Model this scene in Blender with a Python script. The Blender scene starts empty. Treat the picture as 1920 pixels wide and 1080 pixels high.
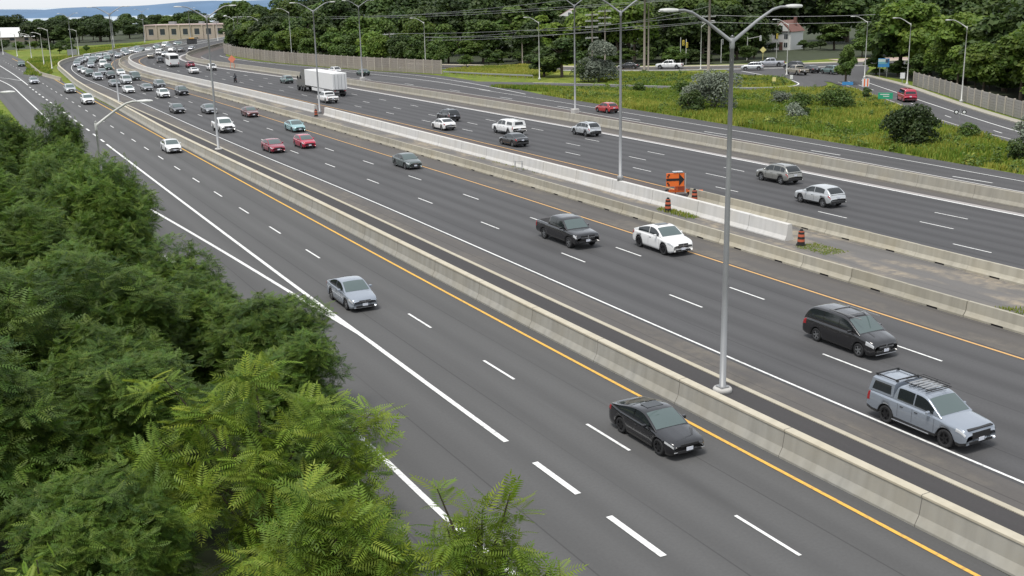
import bpy, math, random
import numpy as np
from mathutils import Matrix, Vector
R = math.radians
rng = np.random.default_rng(7)
random.seed(7)
SC = bpy.context.scene
COL = SC.collection

# ------------------------------------------------------------------ camera
CAM_H, PITCH, ROLL, FPX = 16.282, 14.967, 1.359, 2062.2
cd = bpy.data.cameras.new('camera'); cam = bpy.data.objects.new('camera', cd); COL.objects.link(cam)
cd.sensor_width = 36.0; cd.lens = FPX / 1920 * 36.0; cd.clip_start = 0.5; cd.clip_end = 9000
_p, _r = R(PITCH), R(ROLL)
_up = Vector((0, math.sin(_p), math.cos(_p))); _fw = Vector((0, math.cos(_p), -math.sin(_p))); _x = Vector((1, 0, 0))
_right = _x * math.cos(_r) - _up * math.sin(_r); _upv = _x * math.sin(_r) + _up * math.cos(_r)
_m = Matrix.Identity(4)
for i in range(3):
    _m[i][0] = _right[i]; _m[i][1] = _upv[i]; _m[i][2] = -_fw[i]
_m[0][3], _m[1][3], _m[2][3] = 0, 0, CAM_H
cam.matrix_world = _m
SC.camera = cam

# ------------------------------------------------------------------ world, sun, exposure
SUN_EL, SUN_AZ = 68.0, -140.0          # azimuth measured from +Y towards +X
w = bpy.data.worlds.new('World'); SC.world = w; w.use_nodes = True
nt = w.node_tree; bg = nt.nodes['Background']
sky = nt.nodes.new('ShaderNodeTexSky'); sky.sky_type = 'NISHITA'; sky.sun_disc = False
sky.sun_elevation = R(SUN_EL); sky.sun_rotation = R(SUN_AZ); sky.air_density = 1.0; sky.dust_density = 1.0; sky.ozone_density = 1.0
hs = nt.nodes.new('ShaderNodeHueSaturation'); hs.inputs['Saturation'].default_value = 0.35; hs.inputs['Value'].default_value = 1.0
cl = nt.nodes.new('ShaderNodeMix'); cl.data_type = 'RGBA'; cl.inputs[0].default_value = 0.65; cl.inputs[7].default_value = (6.3, 6.6, 7.0, 1)   # even overcast layer over the sky
nt.links.new(sky.outputs['Color'], hs.inputs['Color']); nt.links.new(hs.outputs['Color'], cl.inputs[6]); nt.links.new(cl.outputs[2], bg.inputs['Color'])
bg.inputs['Strength'].default_value = 0.12
sl = bpy.data.lights.new('sun', 'SUN'); sl.energy = 2.1; sl.angle = R(18); sl.color = (1.0, 0.96, 0.9)
so = bpy.data.objects.new('sun', sl); COL.objects.link(so)
so.rotation_euler = (R(90 - SUN_EL), 0, R(180 - SUN_AZ)); so.location = (0, 0, 60)
SC.view_settings.view_transform = 'Standard'; SC.view_settings.look = 'None'; SC.view_settings.gamma = 1.0
SC.view_settings.use_curve_mapping = False; SC.view_settings.exposure = 0.47
SC.cycles.max_bounces = 6; SC.cycles.diffuse_bounces = 2; SC.cycles.glossy_bounces = 2; SC.cycles.transmission_bounces = 2
SC.cycles.transparent_max_bounces = 4; SC.cycles.volume_bounces = 0
SC.cycles.use_denoising = True

# ------------------------------------------------------------------ helpers
def link(o, parent=None):
    COL.objects.link(o)
    if parent is not None: o.parent = parent
    return o
def me(name, V, F, mats=(), fm=None, smooth=False, uv=None, col=None):
    m = bpy.data.meshes.new(name)
    m.from_pydata([tuple(map(float, v)) for v in V], [], [tuple(int(i) for i in f) for f in F])
    for a in mats: m.materials.append(a)
    if fm is not None: m.polygons.foreach_set('material_index', np.asarray(fm, np.int32))
    if smooth: m.polygons.foreach_set('use_smooth', np.ones(len(m.polygons), bool))
    if uv is not None:
        l = m.uv_layers.new(name='UVMap'); idx = np.empty(len(m.loops), np.int32); m.loops.foreach_get('vertex_index', idx)
        l.data.foreach_set('uv', np.asarray(uv, np.float32)[idx].ravel())
    m.update(); return m
def quads(name, V, mats, smooth=False, col=None, n=4):
    """V (N*n,3): N separate polygons of n corners; col (N,3) a colour per polygon"""
    V = np.asarray(V, np.float32); N = len(V) // n
    m = bpy.data.meshes.new(name)
    m.vertices.add(N * n); m.vertices.foreach_set('co', V.ravel())
    m.loops.add(N * n); m.loops.foreach_set('vertex_index', np.arange(N * n, dtype=np.int32))
    m.polygons.add(N); m.polygons.foreach_set('loop_start', np.arange(0, N * n, n, dtype=np.int32))
    try: m.polygons.foreach_set('loop_total', np.full(N, n, np.int32))
    except Exception: pass
    for a in mats: m.materials.append(a)
    if col is not None:
        ca = m.color_attributes.new('Col', 'FLOAT_COLOR', 'POINT')
        c4 = np.ones((N, 4), np.float32); c4[:, :3] = col
        ca.data.foreach_set('color', np.repeat(c4, n, axis=0).ravel())
    m.update(calc_edges=True); m.validate(); return m
def ob(name, mesh, parent=None, loc=(0, 0, 0), rz=0.0):
    o = bpy.data.objects.new(name, mesh); o.location = loc; o.rotation_euler = (0, 0, rz)
    return link(o, parent)
def tag(o, label=None, cat=None, group=None, kind=None):
    if label: o['label'] = label
    if cat: o['category'] = cat
    if group: o['group'] = group
    if kind: o['kind'] = kind
    return o
def empty(name, loc=(0, 0, 0), rz=0.0, label=None, cat=None, group=None):
    o = bpy.data.objects.new(name, None); o.empty_display_size = 0.3; o.location = loc; o.rotation_euler = (0, 0, rz)
    link(o); return tag(o, label, cat, group)

class MB:
    """collects shapes for one mesh"""
    def __init__(s): s.v = []; s.f = []; s.m = []; s.k = 0
    def add(s, V, F, mi=0):
        b = len(s.v); s.v += [tuple(map(float, p)) for p in V]; s.f += [tuple(b + i for i in f) for f in F]; s.m += [mi] * len(F); return s
    def box(s, c, d, mi=0, rz=0.0, ch=0.0):
        x, y, z = d[0] / 2, d[1] / 2, d[2] / 2; ca, sa = math.cos(rz), math.sin(rz)
        if ch <= 0:
            P = [(-x, -y, -z), (x, -y, -z), (x, y, -z), (-x, y, -z), (-x, -y, z), (x, -y, z), (x, y, z), (-x, y, z)]
            F = [(0, 3, 2, 1), (4, 5, 6, 7), (0, 1, 5, 4), (1, 2, 6, 5), (2, 3, 7, 6), (3, 0, 4, 7)]
        else:
            o8 = [(-x + ch, -y), (x - ch, -y), (x, -y + ch), (x, y - ch), (x - ch, y), (-x + ch, y), (-x, y - ch), (-x, -y + ch)]
            i8 = [(max(-x + ch, min(x - ch, a)), max(-y + ch, min(y - ch, b))) for a, b in o8]
            P = [(a, b, -z) for a, b in o8] + [(a, b, z - ch) for a, b in o8] + [(a, b, z) for a, b in i8]
            F = [tuple(range(7, -1, -1)), tuple(range(16, 24))]
            for i in range(8):
                j = (i + 1) % 8; F += [(i, j, 8 + j, 8 + i), (8 + i, 8 + j, 16 + j, 16 + i)]
        V = [(c[0] + a * ca - b * sa, c[1] + a * sa + b * ca, c[2] + e) for a, b, e in P]
        return s.add(V, F, mi)
    def tube(s, pts, rad, n=8, mi=0, cap=True):
        pts = [Vector(p) for p in pts]; rad = rad if hasattr(rad, '__len__') else [rad] * len(pts)
        V = []; F = []
        for i, p in enumerate(pts):
            t = (pts[min(i + 1, len(pts) - 1)] - pts[max(i - 1, 0)]).normalized()
            a = Vector((0, 0, 1)) if abs(t.z) < 0.9 else Vector((1, 0, 0))
            u = t.cross(a).normalized(); q = t.cross(u)
            for k in range(n):
                an = 2 * math.pi * k / n; V.append(p + (u * math.cos(an) + q * math.sin(an)) * rad[i])
        for i in range(len(pts) - 1):
            for k in range(n):
                j = (k + 1) % n; F.append((i * n + k, i * n + j, i * n + n + j, i * n + n + k))
        if cap: F += [tuple(range(n)), tuple(range(len(V) - 1, len(V) - 1 - n, -1))]
        return s.add(V, F, mi)
    def lathe(s, prof, n=20, c=(0, 0, 0), axis='z', mi=0):
        V = []; F = []
        for r, h in prof:
            for k in range(n):
                a = 2 * math.pi * k / n; x, y = r * math.cos(a), r * math.sin(a)
                V.append((c[0] + x, c[1] + y, c[2] + h) if axis == 'z' else (c[0] + x, c[1] + h, c[2] + y))
        for i in range(len(prof) - 1):
            for k in range(n):
                j = (k + 1) % n; F.append((i * n + k, i * n + j, i * n + n + j, i * n + n + k))
        return s.add(V, F, mi)
    def prism(s, poly, y0, y1, mi=0):
        """polygon in x,z swept along y"""
        n = len(poly); V = [(a, y0, b) for a, b in poly] + [(a, y1, b) for a, b in poly]
        F = [tuple(range(n)), tuple(range(2 * n - 1, n - 1, -1))] + [(i, n + i, n + (i + 1) % n, (i + 1) % n) for i in range(n)]
        return s.add(V, F, mi)
    def mesh(s, name, mats, smooth=False): return me(name, s.v, s.f, mats, s.m, smooth)
    def ob(s, name, mats, parent=None, loc=(0, 0, 0), rz=0.0, smooth=False):
        return ob(name, s.mesh(name, mats if isinstance(mats, (list, tuple)) else [mats], smooth), parent, loc, rz)

# ------------------------------------------------------------------ materials
def nodes(name):
    m = bpy.data.materials.new(name); m.use_nodes = True
    t = m.node_tree; b = t.nodes['Principled BSDF']; return m, t, b
def N_(t, kind, **kw):
    n = t.nodes.new(kind)
    for k, v in kw.items():
        if k in n.inputs: n.inputs[k].default_value = v
        else: setattr(n, k, v)
    return n
def plain(name, c, rough=0.6, metal=0.0, coat=0.0, var=0.0, scale=3.0, emit=0.0, spec=0.5):
    m, t, b = nodes(name); b.inputs['Roughness'].default_value = rough; b.inputs['Metallic'].default_value = metal
    b.inputs['Specular IOR Level'].default_value = spec
    if coat: b.inputs['Coat Weight'].default_value = coat; b.inputs['Coat Roughness'].default_value = 0.06
    c4 = (*c, 1.0)
    if var:
        g = N_(t, 'ShaderNodeNewGeometry'); nz = N_(t, 'ShaderNodeTexNoise', Scale=scale, Detail=5.0); t.links.new(g.outputs['Position'], nz.inputs['Vector'])
        mx = N_(t, 'ShaderNodeMix', data_type='RGBA')
        mx.inputs[6].default_value = (*[max(0, a * (1 - var)) for a in c], 1); mx.inputs[7].default_value = (*[a * (1 + var) for a in c], 1)
        t.links.new(nz.outputs['Fac'], mx.inputs[0]); t.links.new(mx.outputs[2], b.inputs['Base Color'])
    else: b.inputs['Base Color'].default_value = c4
    return m
def mixcol(t, fac, a, b):
    mx = N_(t, 'ShaderNodeMix', data_type='RGBA'); mx.clamp_factor = True
    for s, v in ((6, a), (7, b)):
        if isinstance(v, tuple): mx.inputs[s].default_value = (*v, 1.0)
        else: t.links.new(v, mx.inputs[s])
    if isinstance(fac, float): mx.inputs[0].default_value = fac
    else: t.links.new(fac, mx.inputs[0])
    return mx.outputs[2]
def ramp(t, fac, lo, hi):
    r = N_(t, 'ShaderNodeMapRange'); r.inputs[1].default_value = lo; r.inputs[2].default_value = hi; t.links.new(fac, r.inputs[0]); return r.outputs[0]
def math_(t, op, a, b=None):
    n = N_(t, 'ShaderNodeMath', operation=op)
    for i, v in enumerate((a, b)):
        if v is None: continue
        if isinstance(v, (int, float)): n.inputs[i].default_value = v
        else: t.links.new(v, n.inputs[i])
    return n.outputs[0]
def asphalt(name, c, lane0=0.0, lane=3.75, track=0.10, stain=0.0, dirt=None, grain=0.14):
    """worn asphalt; the UV map holds metres across (u) and along (v) the road"""
    m, t, b = nodes(name); b.inputs['Roughness'].default_value = 0.85; b.inputs['Specular IOR Level'].default_value = 0.3
    uv = N_(t, 'ShaderNodeUVMap'); sp = N_(t, 'ShaderNodeSeparateXYZ'); t.links.new(uv.outputs[0], sp.inputs[0])
    def noise(su, sv, sc, det=4.0):
        mp = N_(t, 'ShaderNodeMapping'); mp.inputs['Scale'].default_value = (su, sv, 1); t.links.new(uv.outputs[0], mp.inputs[0])
        nz = N_(t, 'ShaderNodeTexNoise', Scale=sc, Detail=det); t.links.new(mp.outputs[0], nz.inputs['Vector']); return nz.outputs['Fac']
    fine = noise(1, 1, 9.0, 6.0); streak = noise(1.3, 0.03, 1.0, 5.0); patch = noise(1, 0.35, 0.16, 4.0); wob = noise(0.15, 0.01, 1.0, 2.0)
    # wheel tracks: two bands a lane, worn darker
    ph = math_(t, 'MULTIPLY', math_(t, 'SUBTRACT', math_(t, 'ADD', sp.outputs[0], math_(t, 'MULTIPLY', wob, 0.5)), lane0 + 0.25), 4 * math.pi / lane)
    tr = math_(t, 'MULTIPLY', math_(t, 'ADD', math_(t, 'COSINE', ph), 1.0), 0.5)
    tr = math_(t, 'MULTIPLY', tr, ramp(t, streak, 0.3, 0.7))
    dark = tuple(x * (1 - track * 3.8) for x in c); lite = tuple(x * (1 + track * 1.5) for x in c)
    k = mixcol(t, tr, lite, dark)
    k = mixcol(t, math_(t, 'MULTIPLY', ramp(t, patch, 0.35, 0.7), 0.35), k, tuple(x * 0.82 for x in c))
    k = mixcol(t, math_(t, 'MULTIPLY', ramp(t, streak, 0.42, 0.75), 0.5), k, tuple(x * 1.28 for x in c))
    if dirt is not None:
        d1 = noise(0.55, 0.12, 1.0, 7.0); d2 = noise(1, 1, 1.7, 6.0)
        k = mixcol(t, math_(t, 'MULTIPLY', ramp(t, d1, 0.47, 0.62), ramp(t, d2, 0.3, 0.62)), k, dirt)
    # sealed paving seam along each lane edge, and transverse hairline cracks
    fr = math_(t, 'FRACT', math_(t, 'DIVIDE', math_(t, 'SUBTRACT', math_(t, 'ADD', sp.outputs[0], math_(t, 'MULTIPLY', wob, 0.12)), lane0 + lane / 2 - 0.2), lane))
    seam = math_(t, 'LESS_THAN', math_(t, 'ABSOLUTE', math_(t, 'SUBTRACT', fr, 0.5)), 0.007)
    k = mixcol(t, math_(t, 'MULTIPLY', math_(t, 'MULTIPLY', seam, ramp(t, patch, 0.3, 0.55)), 0.75), k, tuple(x * 0.5 for x in c))
    oil = noise(0.9, 0.07, 1.0, 3.0); k = mixcol(t, math_(t, 'MULTIPLY', math_(t, 'MULTIPLY', ramp(t, oil, 0.55, 0.75), tr), 0.5), k, tuple(x * 0.6 for x in c))
    g = ramp(t, fine, 0.25, 0.75)
    k = mixcol(t, math_(t, 'MULTIPLY', g, grain * 2), k, tuple(x * 0.62 for x in c))
    t.links.new(k, b.inputs['Base Color'])
    bp = N_(t, 'ShaderNodeBump', Strength=0.25, Distance=0.01); t.links.new(fine, bp.inputs['Height']); t.links.new(bp.outputs[0], b.inputs['Normal'])
    return m
def concrete(name, c, streak=0.22, blot=0.18):
    m, t, b = nodes(name); b.inputs['Roughness'].default_value = 0.9; b.inputs['Specular IOR Level'].default_value = 0.25
    g = N_(t, 'ShaderNodeNewGeometry')
    def noise(v, sc, det):
        mp = N_(t, 'ShaderNodeMapping'); mp.inputs['Scale'].default_value = v; t.links.new(g.outputs['Position'], mp.inputs[0])
        nz = N_(t, 'ShaderNodeTexNoise', Scale=sc, Detail=det); t.links.new(mp.outputs[0], nz.inputs['Vector']); return nz.outputs['Fac']
    a = noise((1, 1, 0.07), 2.2, 5.0); bl = noise((1, 1, 1), 0.45, 4.0); fi = noise((1, 1, 1), 14.0, 3.0)
    k = mixcol(t, math_(t, 'MULTIPLY', ramp(t, a, 0.42, 0.72), streak * 2), c, tuple(x * 0.62 for x in c))
    k = mixcol(t, math_(t, 'MULTIPLY', ramp(t, bl, 0.4, 0.75), blot * 2), k, tuple(x * y for x, y in zip(c, (0.86, 0.8, 0.68))))
    k = mixcol(t, math_(t, 'MULTIPLY', fi, 0.25), k, tuple(x * 0.8 for x in c))
    oi = N_(t, 'ShaderNodeObjectInfo')
    k2 = N_(t, 'ShaderNodeHueSaturation'); t.links.new(k, k2.inputs['Color'])
    t.links.new(math_(t, 'ADD', math_(t, 'MULTIPLY', oi.outputs['Random'], 0.22), 0.88), k2.inputs['Value'])
    t.links.new(k2.outputs[0], b.inputs['Base Color'])
    bp = N_(t, 'ShaderNodeBump', Strength=0.2, Distance=0.01); t.links.new(fi, bp.inputs['Height']); t.links.new(bp.outputs[0], b.inputs['Normal'])
    return m
def paint_line(name, c, under, wear=0.5):
    m, t, b = nodes(name); b.inputs['Roughness'].default_value = 0.7
    g = N_(t, 'ShaderNodeNewGeometry'); n1 = N_(t, 'ShaderNodeTexNoise', Scale=6.0, Detail=8.0); t.links.new(g.outputs['Position'], n1.inputs['Vector'])
    n2 = N_(t, 'ShaderNodeTexNoise', Scale=0.12, Detail=3.0); t.links.new(g.outputs['Position'], n2.inputs['Vector'])
    f = math_(t, 'MULTIPLY', ramp(t, n1.outputs['Fac'], 0.48, 0.75), math_(t, 'MULTIPLY', ramp(t, n2.outputs['Fac'], 0.2, 0.7), wear))
    t.links.new(mixcol(t, f, c, under), b.inputs['Base Color']); return m
def leafmat(name, dark, lite, trans=0.35, vary=0.25, hue=0.02):
    m, t, b = nodes(name); out = t.nodes['Material Output']
    at = N_(t, 'ShaderNodeAttribute', attribute_name='Col'); sp = N_(t, 'ShaderNodeSeparateColor'); t.links.new(at.outputs['Color'], sp.inputs[0])
    k = mixcol(t, sp.outputs[0], dark, lite)
    oi = N_(t, 'ShaderNodeObjectInfo'); h = N_(t, 'ShaderNodeHueSaturation'); t.links.new(k, h.inputs['Color'])
    t.links.new(math_(t, 'ADD', math_(t, 'MULTIPLY', oi.outputs['Random'], vary * 2), 1 - vary), h.inputs['Value'])
    t.links.new(math_(t, 'ADD', math_(t, 'MULTIPLY', sp.outputs[1], hue * 2), 0.5 - hue), h.inputs['Hue'])
    b.inputs['Roughness'].default_value = 0.55; b.inputs['Specular IOR Level'].default_value = 0.35; t.links.new(h.outputs[0], b.inputs['Base Color'])
    tr = N_(t, 'ShaderNodeBsdfTranslucent'); t.links.new(h.outputs[0], tr.inputs['Color'])
    mx = N_(t, 'ShaderNodeMixShader', Fac=trans); t.links.new(b.outputs[0], mx.inputs[1]); t.links.new(tr.outputs[0], mx.inputs[2]); t.links.new(mx.outputs[0], out.inputs['Surface'])
    return m
M = {}
M['asphalt_a'] = asphalt('asphalt_a', (0.0944, 0.0936, 0.0928), lane0=-22.0, track=0.08)
M['asphalt_b'] = asphalt('asphalt_b', (0.0784, 0.0776, 0.0792), lane0=-12.0, track=0.12)
M['asphalt_c'] = asphalt('asphalt_c', (0.0720, 0.0712, 0.0736), lane0=11.7, track=0.13)
M['asphalt_d'] = asphalt('asphalt_d', (0.0760, 0.0744, 0.0760), lane0=36.0, track=0.08)
M['asphalt_old'] = asphalt('asphalt_old', (0.1038, 0.0968, 0.0915), track=0.02, dirt=(0.15, 0.135, 0.115))
M['asphalt_dark'] = asphalt('asphalt_dark', (0.0576, 0.0544, 0.0544), track=0.03)
M['asphalt_median'] = asphalt('asphalt_median', (0.1445, 0.1377, 0.1318), track=0.03, dirt=(0.33, 0.28, 0.21))
M['asphalt_red'] = asphalt('asphalt_red', (0.1020, 0.0850, 0.0782), track=0.03)
M['asphalt_e'] = asphalt('asphalt_e', (0.0892, 0.0875, 0.0892), track=0.04)
M['conc_tan'] = concrete('conc_tan', (0.37, 0.35, 0.30), .3, .25)
M['conc_grey'] = concrete('conc_grey', (0.35, 0.34, 0.305), .32, .25)
M['conc_cap'] = concrete('conc_cap', (0.50, 0.46, 0.37), 0.2, 0.2)
M['conc_white'] = concrete('conc_white', (0.56, 0.55, 0.53), 0.2, 0.2)
M['conc_pre'] = concrete('conc_pre', (0.39, 0.365, 0.30), 0.3, 0.3)
M['conc_strip'] = concrete('conc_strip', (0.36, 0.335, 0.33), 0.1, 0.1)
M['line_white'] = paint_line('line_white', (0.74, 0.74, 0.72), (0.16, 0.16, 0.16), 0.95)
M['line_worn'] = paint_line('line_worn', (0.52, 0.51, 0.49), (0.14, 0.14, 0.14), 0.9)
M['line_yellow'] = paint_line('line_yellow', (0.74, 0.42, 0.07), (0.2, 0.17, 0.13), 0.9)
M['line_orange'] = paint_line('line_orange', (0.62, 0.36, 0.13), (0.2, 0.17, 0.13), 0.6)
M['galv'] = plain('galv', (0.30, 0.305, 0.31), 0.5, 0.4, var=0.1, scale=1.5)
M['pole_white'] = plain('pole_white', (0.50, 0.50, 0.47), 0.5, 0.2, var=0.08)
M['lamp'] = plain('lamp', (0.6, 0.6, 0.58), 0.4)
M['black'] = plain('black', (0.012, 0.012, 0.013), 0.6)
M['rubber'] = plain('rubber', (0.018, 0.018, 0.019), 0.8)
M['wood'] = plain('wood', (0.22, 0.19, 0.16), 0.9, var=0.25, scale=4)
M['bark'] = plain('bark', (0.09, 0.07, 0.05), 0.95, var=0.4, scale=5)
# ------------------------------------------------------------------ alignment of the expressway (metres; s along, d to the right of the median barrier)
RP = [(62, -22), (50, 1), (37, 26), (24.3, 49.9), (12.4, 73.6), (0.1, 98.0), (-14.2, 125.2), (-27.2, 150.3), (-39.4, 173.7), (-52.2, 197.9), (-65.3, 221.8), (-77.4, 243.8),
      (-88.6, 265.5), (-99.5, 289.5), (-108, 312), (-113.5, 330), (-117, 348), (-118.6, 367), (-120, 391), (-121.5, 425), (-123, 458), (-125, 504), (-128, 560), (-132, 640), (-138, 740), (-145, 850)]
def catmull(p, k=40):
    p = np.array(p, float); q = np.vstack([2 * p[0] - p[1], p, 2 * p[-1] - p[-2]]); out = []
    for i in range(1, len(q) - 2):
        a, b, c, d = q[i - 1:i + 3]
        for t in np.linspace(0, 1, k, endpoint=False):
            out.append(.5 * ((2 * b) + (-a + c) * t + (2 * a - 5 * b + 4 * c - d) * t * t + (-a + 3 * b - 3 * c + d) * t ** 3))
    return np.array(out + [p[-1]])
def resample(o, st):
    o = np.asarray(o, float); L = np.r_[0, np.cumsum(np.linalg.norm(np.diff(o, axis=0), axis=1))]; s = np.arange(0, L[-1], st)
    return np.stack([np.interp(s, L, o[:, j]) for j in range(o.shape[1])], 1)
_c = resample(catmull(RP), 2.0)
for _ in range(40): _c[1:-1] = .25 * _c[:-2] + .5 * _c[1:-1] + .25 * _c[2:]
AC = resample(_c, 2.0); AS = np.arange(len(AC)) * 2.0
AT = np.gradient(AC, axis=0); AT /= np.linalg.norm(AT, axis=1)[:, None]; AN = np.c_[AT[:, 1], -AT[:, 0]]
def sd(s, d):
    s = np.asarray(s, float); f = lambda A: np.stack([np.interp(s, AS, A[:, 0]), np.interp(s, AS, A[:, 1])], -1)
    return f(AC) + f(AN) * np.asarray(d, float)[..., None]
def heading(s):
    t = np.array([np.interp(s, AS, AT[:, 0]), np.interp(s, AS, AT[:, 1])]); return math.atan2(t[1], t[0])
def tab(T, s):
    T = np.array(T, float); return np.interp(s, T[:, 0], T[:, 1])
def smooth_tab(T, st=3.0, s0=None, s1=None, it=12):
    T = np.array(T, float); s = np.arange(T[0, 0] if s0 is None else s0, (T[-1, 0] if s1 is None else s1) + .01, st); d = tab(T, s)
    for _ in range(it): d[1:-1] = .25 * d[:-2] + .5 * d[1:-1] + .25 * d[2:]
    return s, d
def line_sd(T, st=3.0, s0=None, s1=None, off=0.0):
    s, d = smooth_tab(T, st, s0, s1); return sd(s, d + off)
def normals2(P):
    t = np.gradient(P, axis=0); t /= np.linalg.norm(t, axis=1)[:, None]; return np.c_[t[:, 1], -t[:, 0]]

def strip(name, Lp, Rp, z, mat, parent=None, u0=None, u1=None, v=None, n=1):
    """sheet between two polylines of equal length; uv in metres"""
    Lp, Rp = np.asarray(Lp), np.asarray(Rp); k = len(Lp)
    if v is None: v = np.r_[0, np.cumsum(np.linalg.norm(np.diff((Lp + Rp) / 2, axis=0), axis=1))]
    wd = np.linalg.norm(Rp - Lp, axis=1)
    if u0 is None: u0 = np.zeros(k); u1 = wd
    V = []; UV = []; F = []
    for j in range(n + 1):
        a = j / n; P = Lp * (1 - a) + Rp * a
        V += [(p[0], p[1], z) for p in P]; UV += list(zip(np.asarray(u0) * (1 - a) + np.asarray(u1) * a, v))
    for j in range(n):
        for i in range(k - 1): F.append((j * k + i, (j + 1) * k + i, (j + 1) * k + i + 1, j * k + i + 1))
    o = ob(name, me(name, V, F, [mat], uv=UV), parent)
    if parent is None: o['kind'] = 'structure'
    return o
def strip_sd(name, TL, TR, z, mat, s0, s1, parent=None, st=3.0):
    s, a = smooth_tab(TL, st, s0, s1); _, b = smooth_tab(TR, st, s0, s1)
    return strip(name, sd(s, a), sd(s, b), z, mat, parent, a, b, s)
def ribbon(name, P, wid, z, mat, parent):
    n = normals2(P); return strip(name, P - n * wid / 2, P + n * wid / 2, z, mat, parent)
def const(d): return [(0, d), (900, d)]

# tables of (s, d)
T_edge = [(20, -13.8), (168, -14.05), (200, -14.0), (244, -13.3), (297, -11.9), (337, -11.7), (376, -12.1), (420, -12.0), (500, -11.6), (620, -11.2), (850, -11)]
T_row1 = [(20, -9.95), (96, -10.0), (144, -10.3), (200, -10.2), (290, -8.6), (376, -8.8), (500, -8.4), (850, -8)]
T_row2 = [(20, -6.25), (108, -6.25), (170, -6.42), (230, -6.3), (300, -5.4), (376, -5.4), (500, -5.2), (850, -5)]
T_or = [(20, -3.1), (129, -2.95), (184, -2.82), (260, -2.4), (320, -1.9), (400, -1.7), (850, -1.7)]
T_b1 = [(20, -19.2), (77, -19.45), (121, -19.8), (190, -19.8), (265, -18.0), (300, -16.2), (320, -14.9), (342, -14.6), (368, -15.6), (381, -15.9), (403, -15.4), (420, -15.0), (460, -15.2), (520, -14.2), (590, -12.8), (700, -12.5), (850, -12.5)]
T_curb = [(20, -15.9), (77, -15.87), (118, -16.25), (246, -16.1), (290, -15.3), (302, -15.1)]
T_b3 = [(103, 4.1), (130, 4.3), (178, 4.7), (202, 4.85), (266, 4.65), (300, 4.5), (325, 4.0), (357, 3.3), (378, 2.7), (394, 2.1), (410, 1.5), (434, 1.1), (850, 1.0)]
T_cor = [(20, 8.9), (96, 9.0), (122, 9.6), (165, 10.0), (192, 10.0), (246, 9.3), (284, 9.0), (330, 7.2), (400, 5.0), (500, 3.4), (850, 3)]
T_band = [(20, 22.6), (102, 23.8), (125, 24.5), (157, 25.5), (183, 25.5), (245, 25.1), (280, 25.2), (320, 22.8), (345, 20.2), (400, 16.2), (480, 12.9), (850, 11)]
T_b4 = [(20, 24.6), (102, 25.9), (132, 27.5), (162, 28.6), (209, 28.5), (247, 27.8), (281, 27.3), (314, 26.2), (347, 22.7), (366, 20.2), (398, 18.1), (421, 17.0), (477, 14.4), (560, 12.8), (850, 12)]
T_dl = [(20, 27.5), (100, 31.2), (127, 32.8), (140, 33.9), (198, 36.6), (240, 36.0), (280, 34.0), (330, 30.5), (366, 25.5), (400, 22.6), (440, 21), (500, 18), (850, 15)]
T_dr = [(20, 29), (100, 34.9), (133, 37.8), (164, 39.6), (206, 41.3), (240, 42.0), (280, 41.0), (330, 37.4), (366, 32.0), (400, 28.0), (440, 25.5), (500, 22), (850, 19)]
T_dg = [(20, 31), (113, 38.7), (135, 40.5), (169, 43.0), (207, 44.6), (228, 48.5), (266, 52.3), (294, 45.5), (334, 39.7), (362, 35.5), (405, 29.4), (450, 27.5), (500, 24), (850, 21)]
def lerp_tab(Ta, Tb, f):
    S = sorted(set([a for a, _ in Ta] + [a for a, _ in Tb])); return [(s, tab(Ta, s) * (1 - f) + tab(Tb, s) * f) for s in S]
T_c1 = lerp_tab(T_cor, [(s, d - 0.6) for s, d in T_band], 0.252); T_c2 = lerp_tab(T_cor, [(s, d - 0.6) for s, d in T_band], 0.50); T_c3 = lerp_tab(T_cor, [(s, d - 0.6) for s, d in T_band], 0.74)
# collector road on the near side: straight
AX = [(16.6, 13.5), (7.0, 32.0), (-1.1, 47.5), (-13.2, 71.0), (-29.2, 102.3), (-56.2, 155.3), (-91.2, 223.5), (-114.1, 268.2), (-149.2, 335.2), (-200, 432), (-260, 548)]
A_row = resample(catmull(AX, 12), 3.0)
for _ in range(10): A_row[1:-1] = .25 * A_row[:-2] + .5 * A_row[1:-1] + .25 * A_row[2:]
A_n = normals2(A_row); A_s = np.arange(len(A_row)) * 3.0
def a_line(off): 
    off = np.broadcast_to(np.asarray(off, float), (len(A_row),)); return A_row + A_n * off[:, None]
def a_at(s, off=0.0):
    p = np.array([np.interp(s, A_s, A_row[:, 0]), np.interp(s, A_s, A_row[:, 1])]); n = np.array([np.interp(s, A_s, A_n[:, 0]), np.interp(s, A_s, A_n[:, 1])]); return p + n * off
def a_heading(s):
    a, b = a_at(s - 1), a_at(s + 1); return math.atan2(b[1] - a[1], b[0] - a[0])

# ------------------------------------------------------------------ terrain, lake, far shore, bright water added behind it
def ground_mat():
    m, t, b = nodes('verge'); b.inputs['Roughness'].default_value = 0.95; b.inputs['Specular IOR Level'].default_value = 0.1
    g = N_(t, 'ShaderNodeNewGeometry')
    def nz(sc, d=5.0):
        n = N_(t, 'ShaderNodeTexNoise', Scale=sc, Detail=d); t.links.new(g.outputs['Position'], n.inputs['Vector']); return n.outputs['Fac']
    k = mixcol(t, ramp(t, nz(0.06), 0.35, 0.65), (0.15, 0.205, 0.03), (0.25, 0.26, 0.055))
    k = mixcol(t, ramp(t, nz(0.5), 0.4, 0.7), k, (0.09, 0.14, 0.022))
    k = mixcol(t, math_(t, 'MULTIPLY', ramp(t, nz(4.0, 8.0), 0.4, 0.7), 0.55), k, (0.05, 0.075, 0.016))
    t.links.new(k, b.inputs['Base Color']); return m
M['verge'] = ground_mat()
def sheet(name, poly, z, mat, kind='structure', st=None):
    o = ob(name, me(name, [(x, y, z) for x, y in poly], [tuple(range(len(poly)))], [mat])); o['kind'] = kind; return o
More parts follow.
